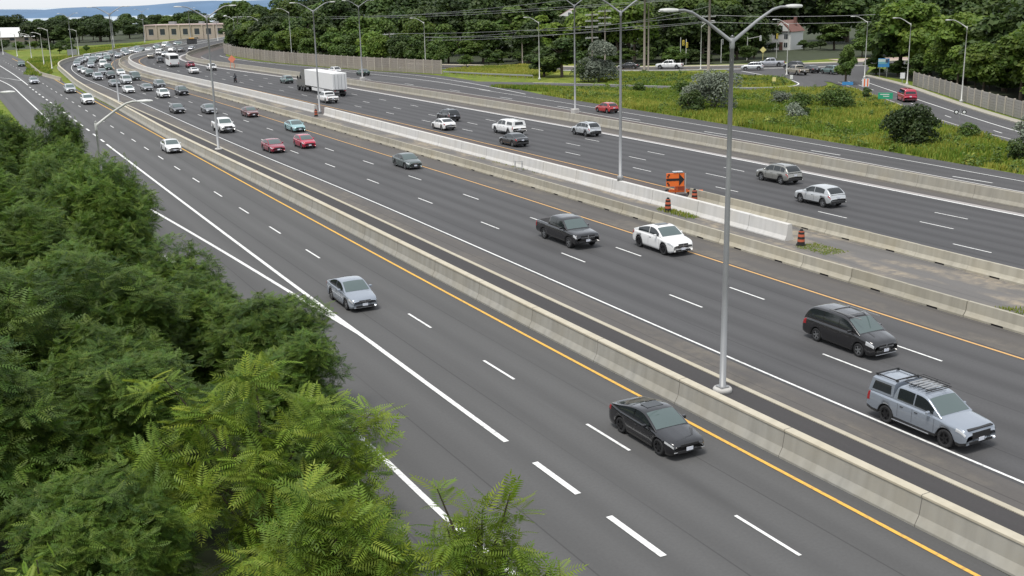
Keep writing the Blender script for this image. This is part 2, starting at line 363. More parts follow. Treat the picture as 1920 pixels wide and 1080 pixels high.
sheet('ground', [(-5000, -300), (5000, -300), (5000, 6000), (-5000, 6000)], -0.06, M['verge'])
m, t, b = nodes('lake_water'); b.inputs['Base Color'].default_value = (0.35, 0.42, 0.48, 1); b.inputs['Roughness'].default_value = 0.25; b.inputs['Specular IOR Level'].default_value = 0.6
M['water'] = m
sheet('lake', [(-1400, 830), (-60, 830), (-60, 1500), (-1400, 1500)], -0.03, M['water'])
sheet('lake', [(-3500, 1760), (3500, 1760), (3500, 5900), (-3500, 5900)], -0.03, M['water'])  # bright water added past the hills, stands in for pale sky at the skyline
def ridge(name, x0, x1, y, hfun, mat, depth=260):
    xs = np.linspace(x0, x1, 90); V = []; F = []
    for x in xs:
        h = hfun(x); V += [(x, y, -1), (x, y + 20, h * .55), (x, y + 70, h), (x, y + depth, h * .8), (x, y + depth + 100, -1)]
    for i in range(len(xs) - 1):
        for j in range(4): F.append((i * 5 + j, i * 5 + 5 + j, i * 5 + 6 + j, i * 5 + 1 + j))
    o = ob(name, me(name, V, F, [mat], smooth=True)); o['kind'] = 'structure'; return o
M['hazy_far_wood'] = plain('hazy_far_wood', (0.10, 0.17, 0.27), 0.95, var=0.25, scale=0.02)  # wooded far shore, distance haze put into its blue colour
ridge('hills', -1100, 1500, 1480, lambda x: 8 + 9 * (x + 1000) / 800 + 1.5 * math.sin(x * .013) + 1.1 * math.sin(x * .041) + .7 * math.sin(x * .11), M['hazy_far_wood'])

# ------------------------------------------------------------------ roads
def a_edges():
    L = np.interp(A_s, [0, 20, 330, 420, 620], [-11.4, -11.2, -10.2, -12, -14]); yR = np.interp(A_s, [0, 250, 300, 330, 380, 620], [4.3, 4.3, 4.9, 5.3, 5.6, 5.6]); return L, yR
aL, aR = a_edges()
road_a = strip('road', a_line(aL), a_line(aR), 0.000, M['asphalt_a'], None, aL - 24, aR - 24, A_s)
road_b = strip_sd('road', [(s, d + 0.6) for s, d in T_b1], const(-0.1), 0.004, M['asphalt_b'], 20, 800)
strip_sd('shoulder', [(s, d + 0.6) for s, d in T_b1[:5]] + [(305, -15.6)], T_curb, 0.010, M['asphalt_dark'], 22, 300)
strip_sd('shoulder', T_curb, [(s, d - .25) for s, d in T_edge], 0.010, M['asphalt_old'], 22, 300)
strip_sd('shoulder', [(s, d + .25) for s, d in T_or], const(0.2), 0.010, M['asphalt_old'], 22, 420)
strip_sd('median', const(0.2), [(20, 8.0), (125, 8.3), (205, 5.5), (320, 4.4), (400, 2.3), (430, 1.4)], 0.010, M['asphalt_median'], 22, 430)
road_c = strip_sd('road', [(20, 8.0), (125, 7.4), (205, 5.2), (330, 4.0), (400, 2.0), (430, 1.2), (850, 1.0)], [(s, d + .3) for s, d in T_b4], 0.004, M['asphalt_c'], 22, 800)
strip_sd('shoulder', [(118, 8.0), (130, 5.2), (205, 5.4), (330, 4.2), (400, 2.4)], [(s, d - .3) for s, d in T_cor], 0.014, M['asphalt_red'], 120, 400)
strip_sd('shoulder', [(s, d + .45) for s, d in T_band], [(s, d + .2) for s, d in T_b4], 0.010, M['asphalt_old'], 22, 420)
road_d = strip_sd('road', [(s, d + .2) for s, d in T_b4], T_dg, 0.000, M['asphalt_d'], 22, 700)
strip_sd('shoulder', [(s, d + .2) for s, d in T_b4], [(s, d - .1) for s, d in T_dl], 0.008, M['asphalt_red'], 22, 500)
# exit ramp, upper street and ramp on the right
def path_road(name, pts, wid, z, mat):
    P = resample(catmull(pts, 14), 2.0); o = ribbon(name, P, wid, z, mat, None); return o, P
ramp_n, RN = path_road('road', [(-30, 236), (-18, 222.5), (-6, 214), (4, 208.5), (14, 202.8), (25, 195), (35, 189), (43, 186.2), (49, 187.2), (52.8, 193), (53.6, 203), (52, 214), (50, 228)], 5.2, 0.012, M['asphalt_e'])
street, SN = path_road('road', [(-40, 281), (-15, 264), (8, 250), (28, 241), (50, 238.5), (72, 240), (110, 246), (170, 262)], 11.0, 0.008, M['asphalt_e'])
sheet('road', [(44, 214), (52, 206), (57, 196), (66, 197), (68, 212), (74, 228), (76, 236), (46, 236)], 0.016, M['asphalt_e'])
P_el = resample(catmull([(52.0, 60), (53.0, 90), (53.9, 115.1), (53.3, 125.5), (53.8, 141.4), (55.6, 160.5), (57.2, 183.4), (58.6, 202)], 14), 2.0)
P_er = resample(catmull([(56.5, 60), (56.9, 100), (57.3, 122.3), (58.6, 144.9), (61.2, 177.8), (62.9, 197.8), (63.4, 205)], 14), 2.0)
P_ec = resample(catmull([(60.0, 60), (60.3, 100), (60.6, 129.3), (62.5, 154.8), (65.9, 186.1), (66.6, 208.7)], 14), 2.0)
k = min(len(P_el), len(P_er), len(P_ec))
road_e = strip('road', P_el[:k] - np.array([[1.2, 0]]), P_ec[:k], 0.020, M['asphalt_e'])
# long low kerb along the ramp
def sweep(name, P, prof, mat, parent=None, z0=0.0, smooth=False, cap=True, mats=None, fm=None):
    """sweep a closed profile of (offset to the right, z) along polyline P"""
    n = normals2(P); k = len(prof); V = []; F = []; m = []
    for i in range(len(P)):
        for a, z in prof: V.append((P[i, 0] + n[i, 0] * a, P[i, 1] + n[i, 1] * a, z0 + z))
    for i in range(len(P) - 1):
        for j in range(k):
            jj = (j + 1) % k; F.append((i * k + j, i * k + k + j, i * k + k + jj, i * k + jj)); m.append(fm[j] if fm else 0)
    if cap: F += [tuple(range(k)), tuple(range(len(V) - 1, len(V) - 1 - k, -1))]; m += [0, 0]
    return ob(name, me(name, V, F, mats or [mat], m, smooth), parent)
tag(sweep('kerb', P_ec, [(-.2, 0), (-.2, .16), (.9, .2), (.9, 0)], M['conc_tan']), kind='structure')
tag(sweep('kerb', SN + normals2(SN) * 5.6, [(-.2, 0), (-.2, .15), (.2, .15), (.2, 0)], M['conc_white']), kind='structure')
tag(sweep('pavement', SN - normals2(SN) * 6.6, [(-1.0, 0), (-1.0, .15), (1.0, .15), (1.0, 0)], M['conc_cap']), kind='structure')
sheet('pavement', [(76, 247.5), (112, 252), (112, 262), (74, 258)], 0.03, plain('pinkpave', (0.42, 0.32, 0.28), 0.9, var=.15))
curb = sweep('kerb', line_sd(T_curb, 3.0, 22, 302), [(-.13, 0), (-.13, .045), (.13, .045), (.13, 0)], M['conc_cap']); tag(curb, kind='structure')

# ------------------------------------------------------------------ markings (flat paint, children of their road)
ZP = 0.018
ribbon('lane_line', a_line(3.5)[:130], 0.16, ZP, M['line_yellow'], road_a)
lg1 = a_line(np.interp(A_s, [0, 30, 200, 300, 420], [-3.5, -3.5, -3.35, -3.0, -3.0]))
def a_part(P, s0, s1): return P[(A_s >= s0) & (A_s <= s1)]
ribbon('lane_line', a_part(lg1, 30, 136), 0.225, ZP, M['line_white'], road_a)
ribbon('lane_line', a_part(lg1, 250, 420), 0.22, ZP, M['line_white'], road_a)
ribbon('lane_line', resample(catmull([tuple(a_at(38, -3.49)), tuple(a_at(42, -3.48)), tuple(a_at(46, -3.5)), (-9.9, 56.3), (-15.8, 66.2), (-21.7, 76.0), (-30.2, 89.8), (-40, 105)], 10), 2.0), 0.225, ZP + .004, M['line_white'], road_a)
ribbon('lane_line', resample(catmull([(3.6, 22), (-0.1, 28.6), (-2.1, 32.0), (-5.2, 37.9), (-8.2, 43.4), (-14, 54.5), (-24, 73)], 10), 2.0), 0.225, ZP, M['line_white'], road_a)
ribbon('lane_line', resample(catmull([(-55, 138), (-66.9, 161.6), (-90.3, 207.7), (-102.7, 232.0), (-114.7, 253.3), (-130, 279)], 10), 2.0), 0.22, ZP, M['line_white'], road_a)
ribbon('lane_line', resample(catmull([(-109, 251), (-118, 262), (-128, 270), (-142, 279)], 10), 2.0), 0.22, ZP + .004, M['line_white'], road_a)
dash_cache = {}
def dash(road, p, h, L=3.0, wd=0.12, mat='line_white', z=ZP):
    key = (L, wd, mat)
    if key not in dash_cache:
        dash_cache[key] = me('lane_dash', [(-L / 2, -wd / 2, 0), (L / 2, -wd / 2, 0), (L / 2, wd / 2, 0), (-L / 2, wd / 2, 0)], [(0, 1, 2, 3)], [M[mat]])
    return ob('lane_dash', dash_cache[key], road, (p[0], p[1], z), h)
for i in range(40):                                   # lane dashes of the collector road, 3 m every 9 m
    s = 6.0 + 13.4 + 9.03 * i
    if s < 400: dash(road_a, a_at(s), a_heading(s), 3.0, 0.125)
for s in (6.4, 11.4, 16.4, 21.4, 26.3): dash(road_a, a_at(s, -3.5), a_heading(s), 3.0, 0.235)
for i in range(16): s = 139 + 7.0 * i; dash(road_a, a_at(s, -3.35), a_heading(s), 3.0, 0.24)
ribbon('lane_line', line_sd(T_edge, 3.0, 22, 700), 0.13, ZP, M['line_white'], road_b)
ribbon('lane_line', line_sd(T_or, 3.0, 22, 440), 0.15, ZP, M['line_orange'], road_b)
for T, ph in ((T_row1, 84.0), (T_row2, 95.5)):
    for i in range(-4, 29):
        s = ph + 12.0 * i + 1.5 - 3.0
        if s > 30: dash(road_b, sd(s, tab(T, s)), heading(s))
ribbon('lane_line', line_sd(T_cor, 3.0, 120, 420), 0.16, ZP, M['line_orange'], road_c)
ribbon('lane_line', line_sd(T_cor, 3.0, 22, 119), 0.16, ZP, M['line_orange'], road_c)
for T, ph in ((T_c1, 96.4), (T_c2, 102.6), (T_c3, 104.4)):
    for i in range(-4, 22):
        s = ph + 12.9 * i - 1.3
        if s > 50: dash(road_c, sd(s, tab(T, s)), heading(s))
ribbon('edge_strip', line_sd(T_band, 3.0, 22, 430, 0.22), 0.5, ZP - .002, M['conc_strip'], road_c)
ribbon('lane_line', line_sd(T_band, 3.0, 22, 430, -0.2), 0.24, ZP, M['line_white'], road_c)
ribbon('lane_line', line_sd(T_dr, 3.0, 22, 228), 0.13, ZP, M['line_white'], road_d)
ribbon('lane_line', line_sd(T_dl, 3.0, 22, 400), 0.2, ZP, M['line_worn'], road_d)
for i in range(9):
    s = 113 + 19.0 * i; dash(road_d, sd(s, tab(T_dl, s) + 1.15 + .02 * i), heading(s), 4.2, 0.16)
ribbon('lane_line', line_sd([(212, 43.5), (240, 47.2), (268, 48.5), (300, 43.0), (334, 37.9), (366, 33.0), (405, 27.8)], 3.0), 0.2, ZP, M['line_white'], road_d)
ribbon('lane_line', line_sd([(222, 42.0), (250, 43.9), (280, 42.6), (310, 39.6)], 3.0), 0.2, ZP, M['line_white'], road_d)
ribbon('lane_line', P_el[3:-3], 0.16, ZP + .006, M['line_worn'], road_e); ribbon('lane_line', P_er[3:-3], 0.18, ZP + .006, M['line_white'], road_e)
for i in range(16):
    q = 24 + 4 * i
    if q < min(len(P_el), len(P_er)) - 2:
        p = (P_el[q] * .55 + P_er[q] * .45); a = P_er[q + 1] - P_er[q]; dash(road_e, p, math.atan2(a[1], a[0]), 2.4, 0.15, 'line_white', ZP + .006)
ribbon('lane_line', RN[22:] + normals2(RN)[22:] * -2.2, 0.25, ZP + .004, M['line_white'], ramp_n)
ribbon('lane_line', SN[10:52], 0.15, ZP, M['line_yellow'], street)

# ------------------------------------------------------------------ barriers
def nj(h, base, top, cap=None):   # safety-shape profile, base width starting at offset 0
    i = (base - top) / 2; return [(0, 0), (0, .08), (i * .62, .33), (i, h - .02), (i + .02, h), (base - i - .02, h), (base - i, h - .02), (base - i * .62, .33), (base, .08), (base, 0)]
bar1 = sweep('concrete_barrier', line_sd(T_b1, 3.0, 22, 620), [(0, 0), (0, .08), (.16, .36), (.24, .93), (.21, .95), (.21, 1.02), (.24, 1.04), (.56, 1.04), (.59, 1.02), (.59, .95), (.56, .93), (.64, .36), (.8, .08), (.8, 0)], None,
             mats=[M['conc_grey'], M['conc_cap']], fm=[0, 0, 0, 0, 1, 1, 1, 1, 1, 0, 0, 0, 0, 0])
tag(bar1, 'long continuous grey concrete barrier with pale cap beside the yellow-edged collector road', 'barrier')
bar3 = tag(sweep('concrete_barrier', line_sd(T_b3, 3.0, 103, 203.5), nj(1.12, .8, .34), M['conc_white']), 'bright whitish concrete median wall ending beside a striped drum', 'barrier')
tag(sweep('concrete_barrier', line_sd(T_b3, 3.0, 206.5, 640), nj(1.12, .8, .34), M['conc_white']), 'bright whitish concrete median wall curving away past the pole gap', 'barrier')
bar4 = tag(sweep('concrete_barrier', line_sd(T_b4, 3.0, 22, 640), nj(1.05, .8, .3), M['conc_tan']), 'long tan concrete barrier between the outbound lanes and the narrow service road', 'barrier')
gap_a = resample(np.array([(-98.5, 246.5), (-112, 268.5), (-127.5, 301), (-139, 325)]), 3.0)
tag(sweep('concrete_barrier', gap_a, nj(.8, .6, .2), M['conc_pre']), 'short tan concrete barrier along the grassy wedge between diverging roads', 'barrier')
# precast units, 4 m each
pb = MB()
pr = [(-.3, .1), (-.22, .2), (-.14, .32), (-.09, .81), (.09, .81), (.14, .32), (.22, .2), (.3, .1)]
def along_x(prof, x0, x1):
    n = len(prof); V = [(x0, a, z) for a, z in prof] + [(x1, a, z) for a, z in prof]
    return V, [tuple(range(n)), tuple(range(2 * n - 1, n - 1, -1))] + [(i, n + i, n + (i + 1) % n, (i + 1) % n) for i in range(n)]
pb.add(*along_x(pr, -1.985, 1.985)); ft = [(-.3, 0), (-.3, .1), (.3, .1), (.3, 0)]
for x0, x1 in ((-1.985, -.36), (.36, 1.985)): pb.add(*along_x([(a, z) for a, z in ft], x0, x1))
pb.box((0, 0, .045), (.7, .5, .088), 1)
pre = pb.mesh('barrier_unit', [M['conc_pre'], M['black']])
for i in range(94):
    s = 58.75 + 4.0 * i; h = heading(s) + random.uniform(-.004, .004); p = sd(s, 0.3 + random.uniform(-.02, .02))
    tag(ob('barrier_segment', pre, None, (p[0], p[1], 0.012), h), 'precast tan concrete barrier segment with black drain slot edging the oncoming lanes', 'barrier', 'precast barrier segments edging the oncoming lanes')
for i in range(16):
    s = 57.0 + 4.02 * i; p = sd(s, tab([(50, 7.6), (90, 7.85), (120, 8.3)], s)); h = heading(s) - .008
    tag(ob('barrier_segment', pre, None, (p[0], p[1], 0.012), h + random.uniform(-.004, .004)), 'precast tan concrete barrier segment beside the outbound lanes past the arrow board', 'barrier', 'precast barrier segments beside the outbound lanes')

# cast joints of the continuous barriers: thin dark seals following the face
def joints(parent, T, prof, s0, s1, step):
    q = [(a + (-.004 if a < .4 else .004), z + (.004 if z > .9 else 0)) for a, z in prof]
    n = len(q); V = [(x, -a, z) for x in (-.012, .012) for a, z in q]
    F = [tuple(range(n)), tuple(range(2 * n - 1, n - 1, -1))] + [(i, n + i, n + (i + 1) % n, (i + 1) % n) for i in range(n)]
    jm = me('joint', V, F, [M['joint']]); ss, dd = smooth_tab(T, 3.0)
    for s in np.arange(s0, s1, step):
        p = sd(s, np.interp(s, ss, dd)); ob('joint', jm, parent, (p[0], p[1], 0), heading(s))
M['joint'] = plain('joint', (.12, .11, .095), .9)
joints(bar1, T_b1, [(0, 0), (0, .08), (.16, .36), (.24, .93), (.21, .95), (.21, 1.02), (.24, 1.04), (.56, 1.04), (.59, 1.02), (.59, .95), (.56, .93), (.64, .36), (.8, .08), (.8, 0)], 64, 290, 6.1)
joints(bar3, T_b3, nj(1.12, .8, .34), 107, 200, 6.0); joints(bar4, T_b4, nj(1.05, .8, .3), 95, 290, 6.0)
# ------------------------------------------------------------------ vehicles
M['glass'] = plain('glass', (0.018, 0.022, 0.024), 0.06, 0.0, spec=0.7)
M['windscreen'] = plain('windscreen', (0.065, 0.095, 0.092), 0.05, 0.0, spec=0.9, coat=0.5)
M['headlamp'] = plain('headlamp', (0.62, 0.63, 0.64), 0.15, 0.3, coat=0.6)
M['taillamp'] = plain('taillamp', (0.28, 0.012, 0.015), 0.2, coat=0.6)
M['chrome'] = plain('chrome', (0.55, 0.56, 0.58), 0.2, 0.9)
M['rim'] = plain('rim', (0.38, 0.39, 0.40), 0.35, 0.8)
M['rim_dark'] = plain('rim_dark', (0.03, 0.03, 0.032), 0.4, 0.5)
M['plate'] = plain('plate', (0.72, 0.74, 0.80), 0.5)
M['trim'] = plain('trim', (0.02, 0.02, 0.021), 0.55)
M['bed'] = plain('bed', (.045, .045, .047), .7)
PAINT = {}
def paint(key, c, metal=0.25, rough=0.24):
    m, t, b = nodes('paint_' + key); b.inputs['Base Color'].default_value = (*c, 1); b.inputs['Metallic'].default_value = metal; b.inputs['Roughness'].default_value = rough
    b.inputs['Coat Weight'].default_value = 1.0 if max(c) < .05 else 0.85; b.inputs['Coat Roughness'].default_value = 0.05
    PAINT[key] = m
for k, c, mt in (('white', (0.75, 0.75, 0.74), 0.0), ('silver', (0.42, 0.43, 0.46), 0.45), ('silver_blue', (0.30, 0.335, 0.385), 0.4), ('grey', (0.20, 0.21, 0.22), 0.4), ('dark_grey', (0.035, 0.037, 0.04), 0.2), ('black', (0.006, 0.006, 0.008), 0.0),
                 ('red', (0.42, 0.018, 0.05), 0.1), ('maroon', (0.26, 0.012, 0.035), 0.15), ('brown_red', (0.16, 0.05, 0.045), 0.3), ('turquoise', (0.28, 0.47, 0.48), 0.3), ('green_grey', (0.10, 0.125, 0.12), 0.4), ('teal', (0.14, 0.21, 0.20), 0.35),
                 ('dark_green', (0.03, 0.075, 0.055), 0.3), ('charcoal', (0.014, 0.0135, 0.015), 0.1), ('beige', (0.36, 0.33, 0.27), 0.35), ('warm_grey', (0.27, 0.27, 0.25), 0.45), ('bright_red', (0.40, 0.03, 0.03), 0.1), ('pale_silver', (0.50, 0.52, 0.53), 0.35)):
    paint(k, c, mt)

def sm(y, it=3):
    y = np.array(y, float)
    for _ in range(it): y[1:-1] = .25 * y[:-2] + .5 * y[1:-1] + .25 * y[2:]
    return y
class Car:
    """lofted body shell and cabin from side profiles; t runs from the nose to the tail"""
    def __init__(s, L, W, deck, roof, wheels, r=.33, sill=.24, tumble=.30, bed=None, nose=.78, tail=.86, clad=False, crown=.035, wb=.93):
        s.__dict__.update(L=L, W=W, deck=deck, roof=roof, wheels=wheels, r=r, sill=sill, tumble=tumble, bed=bed, nose=nose, tail=tail, clad=clad, crown=crown, wb=wb)
        s.tt = np.unique(np.r_[0, .03, .07, .12, .18, .26, .36, np.arange(.46, L - .4, .085), L - .34, L - .24, L - .15, L - .08, L - .03, L])
        d = np.array(deck); s.top = sm(np.interp(s.tt, d[:, 0], d[:, 1]), 2)
        s.hw = W / 2 * sm(np.interp(s.tt, [0, .1, .35, .9, L - .7, L - .25, L - .06, L], [nose, nose + .09, .95, 1, 1, .97, tail + .05, tail]), 1)
        q = np.array(roof); s.ct = np.linspace(q[0, 0], q[-1, 0], 46); s.cz = sm(np.interp(s.ct, q[:, 0], q[:, 1]), 4); s.cz[0] = q[0, 1]; s.cz[-1] = q[-1, 1]
    def X(s, t): return s.L / 2 - t
    def arch(s, t):
        z = 0
        for tw in s.wheels:
            Ra = s.r + .07
            if abs(t - tw) < Ra: z = max(z, s.r + math.sqrt(Ra * Ra - (t - tw) ** 2))
        return z
    def sect(s, t):
        w = float(np.interp(t, s.tt, s.hw)); top = float(np.interp(t, s.tt, s.top)); zb = float(np.interp(t, [0, .25, s.L - .3, s.L], [s.sill + .04, s.sill - .04, s.sill, s.sill + .1]))
        za = max(zb, min(s.arch(t), top - .12)); h = top - zb
        zc = lambda z: max(z, za + .012)
        P = [(0, zb), (.6 * w, zb), (.6 * w, za), (.985 * w, za), (w, zc(zb + .12)), (1.0 * w, zc(zb + .5 * h)), (.985 * w, max(top - .13, za + .03)), (.945 * w, top - .04), (.86 * w, top), (.45 * w, top + s.crown * .75), (0, top + s.crown)]
        if s.bed and s.bed[0] < t < s.bed[1]:
            P[8] = (.87 * w, top); P[9] = (.84 * w, s.bed[2]); P[10] = (0, s.bed[2])
        return P
    def body(s):
        V = []; F = []; m = []; n = 11; tt = s.tt
        if s.bed: tt = np.unique(np.r_[tt, s.bed[0], s.bed[0] + .012, s.bed[1] - .012, s.bed[1]])
        for side in (1, -1):
            b0 = len(V)
            for t in tt: V += [(s.X(t), side * y, z) for y, z in s.sect(t)]
            for i in range(len(tt) - 1):
                for j in range(n - 1):
                    a = b0 + i * n + j; f = (a, a + n, a + n + 1, a + 1)
                    F.append(f if side < 0 else f[::-1])
                    inbed = s.bed and s.bed[0] - .01 < tt[i] < s.bed[1] and j >= 8
                    m.append(2 if inbed else 1 if (j < 3 or (s.clad and j == 3)) else 0)
            for i, fl in ((0, 1), (len(tt) - 1, -1)):
                f = tuple(b0 + i * n + j for j in range(n)); F.append(f if side * fl > 0 else f[::-1]); m.append(0)
        return V, F, m
    def cpt(s, t, v):
        """cabin side: v 0 at belt to 1 at roof rail -> (y, z, zr)"""
        w = float(np.interp(t, s.tt, s.hw)) * s.wb; zb = float(np.interp(t, s.tt, s.top)) - .02; zr = float(np.interp(t, s.ct, s.cz)); h = max(zr - zb, 0)
        return w - s.tumble * h * (v ** 1.4), zb + h * v, zr
    def cabin(s):
        V = []; F = []; rows = []
        for t in s.ct:
            pts = []
            for v in (0, .3, .6, .85, .96): y, z, zr = s.cpt(t, v); pts.append((y, z))
            yr = pts[-1][0]; h = max(pts[-1][1] - pts[0][1], 0); c = s.crown * min(1, h / .3)
            pts += [(yr * .93, zr), (yr * .5, zr + c * .75), (0, zr + c)]; rows.append(pts)
        n = len(rows[0])
        for side in (1, -1):
            b0 = len(V)
            for t, pts in zip(s.ct, rows): V += [(s.X(t), side * y, z) for y, z in pts]
            for i in range(len(rows) - 1):
                for j in range(n - 1):
                    a = b0 + i * n + j; f = (a, a + n, a + n + 1, a + 1); F.append(f if side < 0 else f[::-1])
        return V, F
    def side_glass(s, t0, t1, side, v0=.1, v1=.88, hmin=.10):
        ts = [t for t in np.linspace(t0, t1, 14)]; V = []; F = []
        for t in ts:
            h = s.cpt(t, 1)[1] - s.cpt(t, 0)[1]; g = max(0.0, min(1.0, (h - hmin) / .12)) if h > hmin else 0.0
            for v in (v0, .5 * (v0 + v1), v1):
                vv = v0 + (v - v0) * g; y, z, _ = s.cpt(t, vv); V.append((s.X(t), side * (y + .009), z))
        for i in range(len(ts) - 1):
            for j in range(2): a = i * 3 + j; f = (a, a + 3, a + 4, a + 1); F.append(f if side < 0 else f[::-1])
        return V, F
    def top_glass(s, t0, t1, wide=.86, lift=.010):
        ts = np.linspace(t0, t1, 8); us = np.linspace(-1, 1, 9); V = []; F = []
        for t in ts:
            y, z, zr = s.cpt(t, .96); h = z - s.cpt(t, 0)[1]; c = s.crown * min(1, max(h, 0) / .3)
            for u in us:
                uu = abs(u) * wide
                V.append((s.X(t), u * wide * y, zr + (c * (1 - max(0, uu - .0) ** 2)) * 1.0 + lift - (.03 * max(0, uu - .8) if uu > .8 else 0)))
        for i in range(len(ts) - 1):
            for j in range(8): a = i * 9 + j; F.append((a, a + 1, a + 10, a + 9))
        return V, F
    def patch(s, t0, t1, k0, k1, side, lift=.008, nt=6):
        """patch on the body side; k is a position along the section points"""
        V = []; F = []
        for t in np.linspace(t0, t1, nt):
            P = s.sect(t)
            for k in np.linspace(k0, k1, 4):
                i = int(min(math.floor(k), 9)); f = k - i; y = P[i][0] * (1 - f) + P[i + 1][0] * f; z = P[i][1] * (1 - f) + P[i + 1][1] * f
                V.append((s.X(t) + (lift if t < s.L / 2 else -lift), side * (y + lift), z + lift * .3))
        for i in range(nt - 1):
            for j in range(3): a = i * 4 + j; f = (a, a + 4, a + 5, a + 1); F.append(f if side < 0 else f[::-1])
        return V, F
def wheel_meshes(r, wd=.22, rimkey='rim', spokes=5):
    a = MB().lathe([(r * .64, -wd / 2), (r * .93, -wd / 2), (r, -wd * .36), (r, wd * .36), (r * .93, wd / 2), (r * .64, wd / 2), (r * .64, -wd / 2)], 22, axis='y')
    ty = a.mesh('tyre', [M['rubber']], True)
    b = MB().lathe([(r * .64, -wd * .3), (r * .66, wd * .47), (r * .60, wd * .47), (r * .58, wd * .25), (0.001, wd * .22)], 22, axis='y', mi=1)
    for i in range(spokes):
        an = 2 * math.pi * i / spokes; c, s_ = math.cos(an), math.sin(an); p = lambda x, y, z: (x * c - z * s_, y, x * s_ + z * c)
        b.add([p(.02, wd * .44, -.05 * r / .33), p(r * .62, wd * .46, -.028), p(r * .62, wd * .46, .028), p(.02, wd * .44, .05 * r / .33)], [(0, 1, 2, 3)], 0)
    b.lathe([(r * .66, wd * .48), (r * .585, wd * .48)], 22, axis='y', mi=0)
    rm = b.mesh('rim', [M[rimkey], M['rim_dark']], False)
    return ty, rm
WH = {}
def wheels(r, rimkey='rim'):
    k = (round(r, 2), rimkey)
    if k not in WH: WH[k] = wheel_meshes(r, rimkey=rimkey)
    return WH[k]
def car_parts(c, o):
    """list of (name, mesh, slot 'paint' or None, loc, subparts)"""
    L, W = c.L, c.W; P = []
    V, F, m = c.body(); P.append(('body', me('body', V, F, [None, M['trim'], M['bed']], m, True)))
    V, F = c.cabin(); P.append(('roof', me('roof', V, F, [None], None, True)))
    ws0, ws1 = o['ws']; V, F = c.top_glass(ws0, ws1, .90); P.append(('windscreen', me('windscreen', V, F, [M['windscreen']], None, True)))
    if o.get('rw'): V, F = c.top_glass(*o['rw'], .86); P.append(('rear_window', me('rear_window', V, F, [M['glass']], None, True)))
    for a, b in o['sw']:
        for sd_ in (1, -1):
            V, F = c.side_glass(a, b, sd_, *(o.get('sv', (.12, .86)))); P.append(('side_window', me('side_window', V, F, [M['glass']], None, True)))
    for sd_ in (1, -1):
        V, F = c.patch(*o.get('hl', (.05, .5, 5.75, 6.75)), sd_); P.append(('headlight', me('headlight', V, F, [M['headlamp']], None, True)))
        V, F = c.patch(L - o.get('tl', .32), L - .03, o.get('tk', (5.6, 6.9))[0], o.get('tk', (5.6, 6.9))[1], sd_); P.append(('tail_light', me('tail_light', V, F, [M['taillamp']], None, True)))
    sw = o['sw']; gaps = [sw[0][0] - .12] + [(sw[i][1] + sw[i + 1][0]) / 2 for i in range(min(len(sw) - 1, 2))] + ([sw[1][1] - .1] if len(sw) == 2 else [])
    for sd_ in (1, -1):
        for gt in gaps[:3]:
            if c.arch(gt) > 0: gt = gt - .2 if gt > c.L / 2 else gt + .2
            V, F = c.patch(gt, gt + .016, 3.7, 7.2, sd_, .003, 2); P.append(('door_seam', me('door_seam', V, F, [M['trim']])))
        for gt in gaps[1:3]:
            y_, z_ = c.sect(gt - .22)[6]; P.append(('door_handle', MB().box((c.X(gt - .2), sd_ * (y_ + .012), z_ - .06), (.17, .03, .03), ch=.008).mesh('door_handle', [M['trim']])))
    z0 = c.sill; n = W * c.nose
    g0, g1 = o.get('grille', (.52, .68)); gm = MB().box((L / 2 + .006, 0, (g0 + g1) / 2), (.03, n * o.get('gw', .62), g1 - g0), ch=.008)
    if o.get('bar'): gm.box((L / 2 + .026, 0, (g0 + g1) / 2), (.02, n * o.get('gw', .62), .035), 1); gm.box((L / 2 + .026, 0, (g0 + g1) / 2), (.02, .06, g1 - g0), 1)
    P.append(('grille', gm.mesh('grille', [M['trim'], M['chrome']])))
    P.append(('bumper_intake', MB().box((L / 2 + .004, 0, z0 + .11), (.03, n * .8, .11), ch=.01).mesh('bumper_intake', [M['trim']])))
    P.append(('number_plate', MB().box((L / 2 + .028, 0, z0 + .2), (.015, .32, .15)).mesh('number_plate', [M['plate']])))
    P.append(('rear_plate', MB().box((-L / 2 - .012, 0, o.get('rp', .75)), (.015, .32, .15)).mesh('number_plate', [M['plate']])))
    P.append(('rear_bumper', MB().box((-L / 2 + .01, 0, z0 + .2), (.06, W * c.tail * .94, .16), ch=.02).mesh('rear_bumper', [M['trim']])))
    mt = o.get('mirror', ws0 + .5); y, z, _ = c.cpt(mt, .05)
    for sd_ in (1, -1):
        P.append(('mirror', MB().box((c.X(mt), sd_ * (y + .15), z + .07), (.13, .2, .13), ch=.035).mesh('mirror', [None])))
    ty, rm = wheels(c.r, o.get('rim', 'rim'))
    for tw in c.wheels:
        for sd_ in (1, -1): P.append(('wheel', (ty, rm), (c.X(tw), sd_ * (W / 2 - .125), c.r), 0 if sd_ > 0 else math.pi))
    for nm, mb, mats in o.get('extra', []): P.append((nm, mb.mesh(nm, mats)))
    return P
CAR_K = {}; CAR_Z = {}
def spawn(parts, paint_m, name, loc, rz, label, cat, group=None):
    root = empty(name, (loc[0], loc[1], 0.012), rz, label, cat, group); k = CAR_K.get(id(parts), .95); root.scale = (k, k, k * CAR_Z.get(id(parts), 1.0))
    for p in parts:
        if p[0] == 'wheel':
            w_ = ob('wheel', p[1][0], root, p[2], p[3]); ob('rim', p[1][1], w_)
            continue
        o = ob(p[0], p[1], root)
        for i, mt in enumerate(p[1].materials):
            if mt is None: o.material_slots[i].link = 'OBJECT'; o.material_slots[i].material = paint_m
    return root
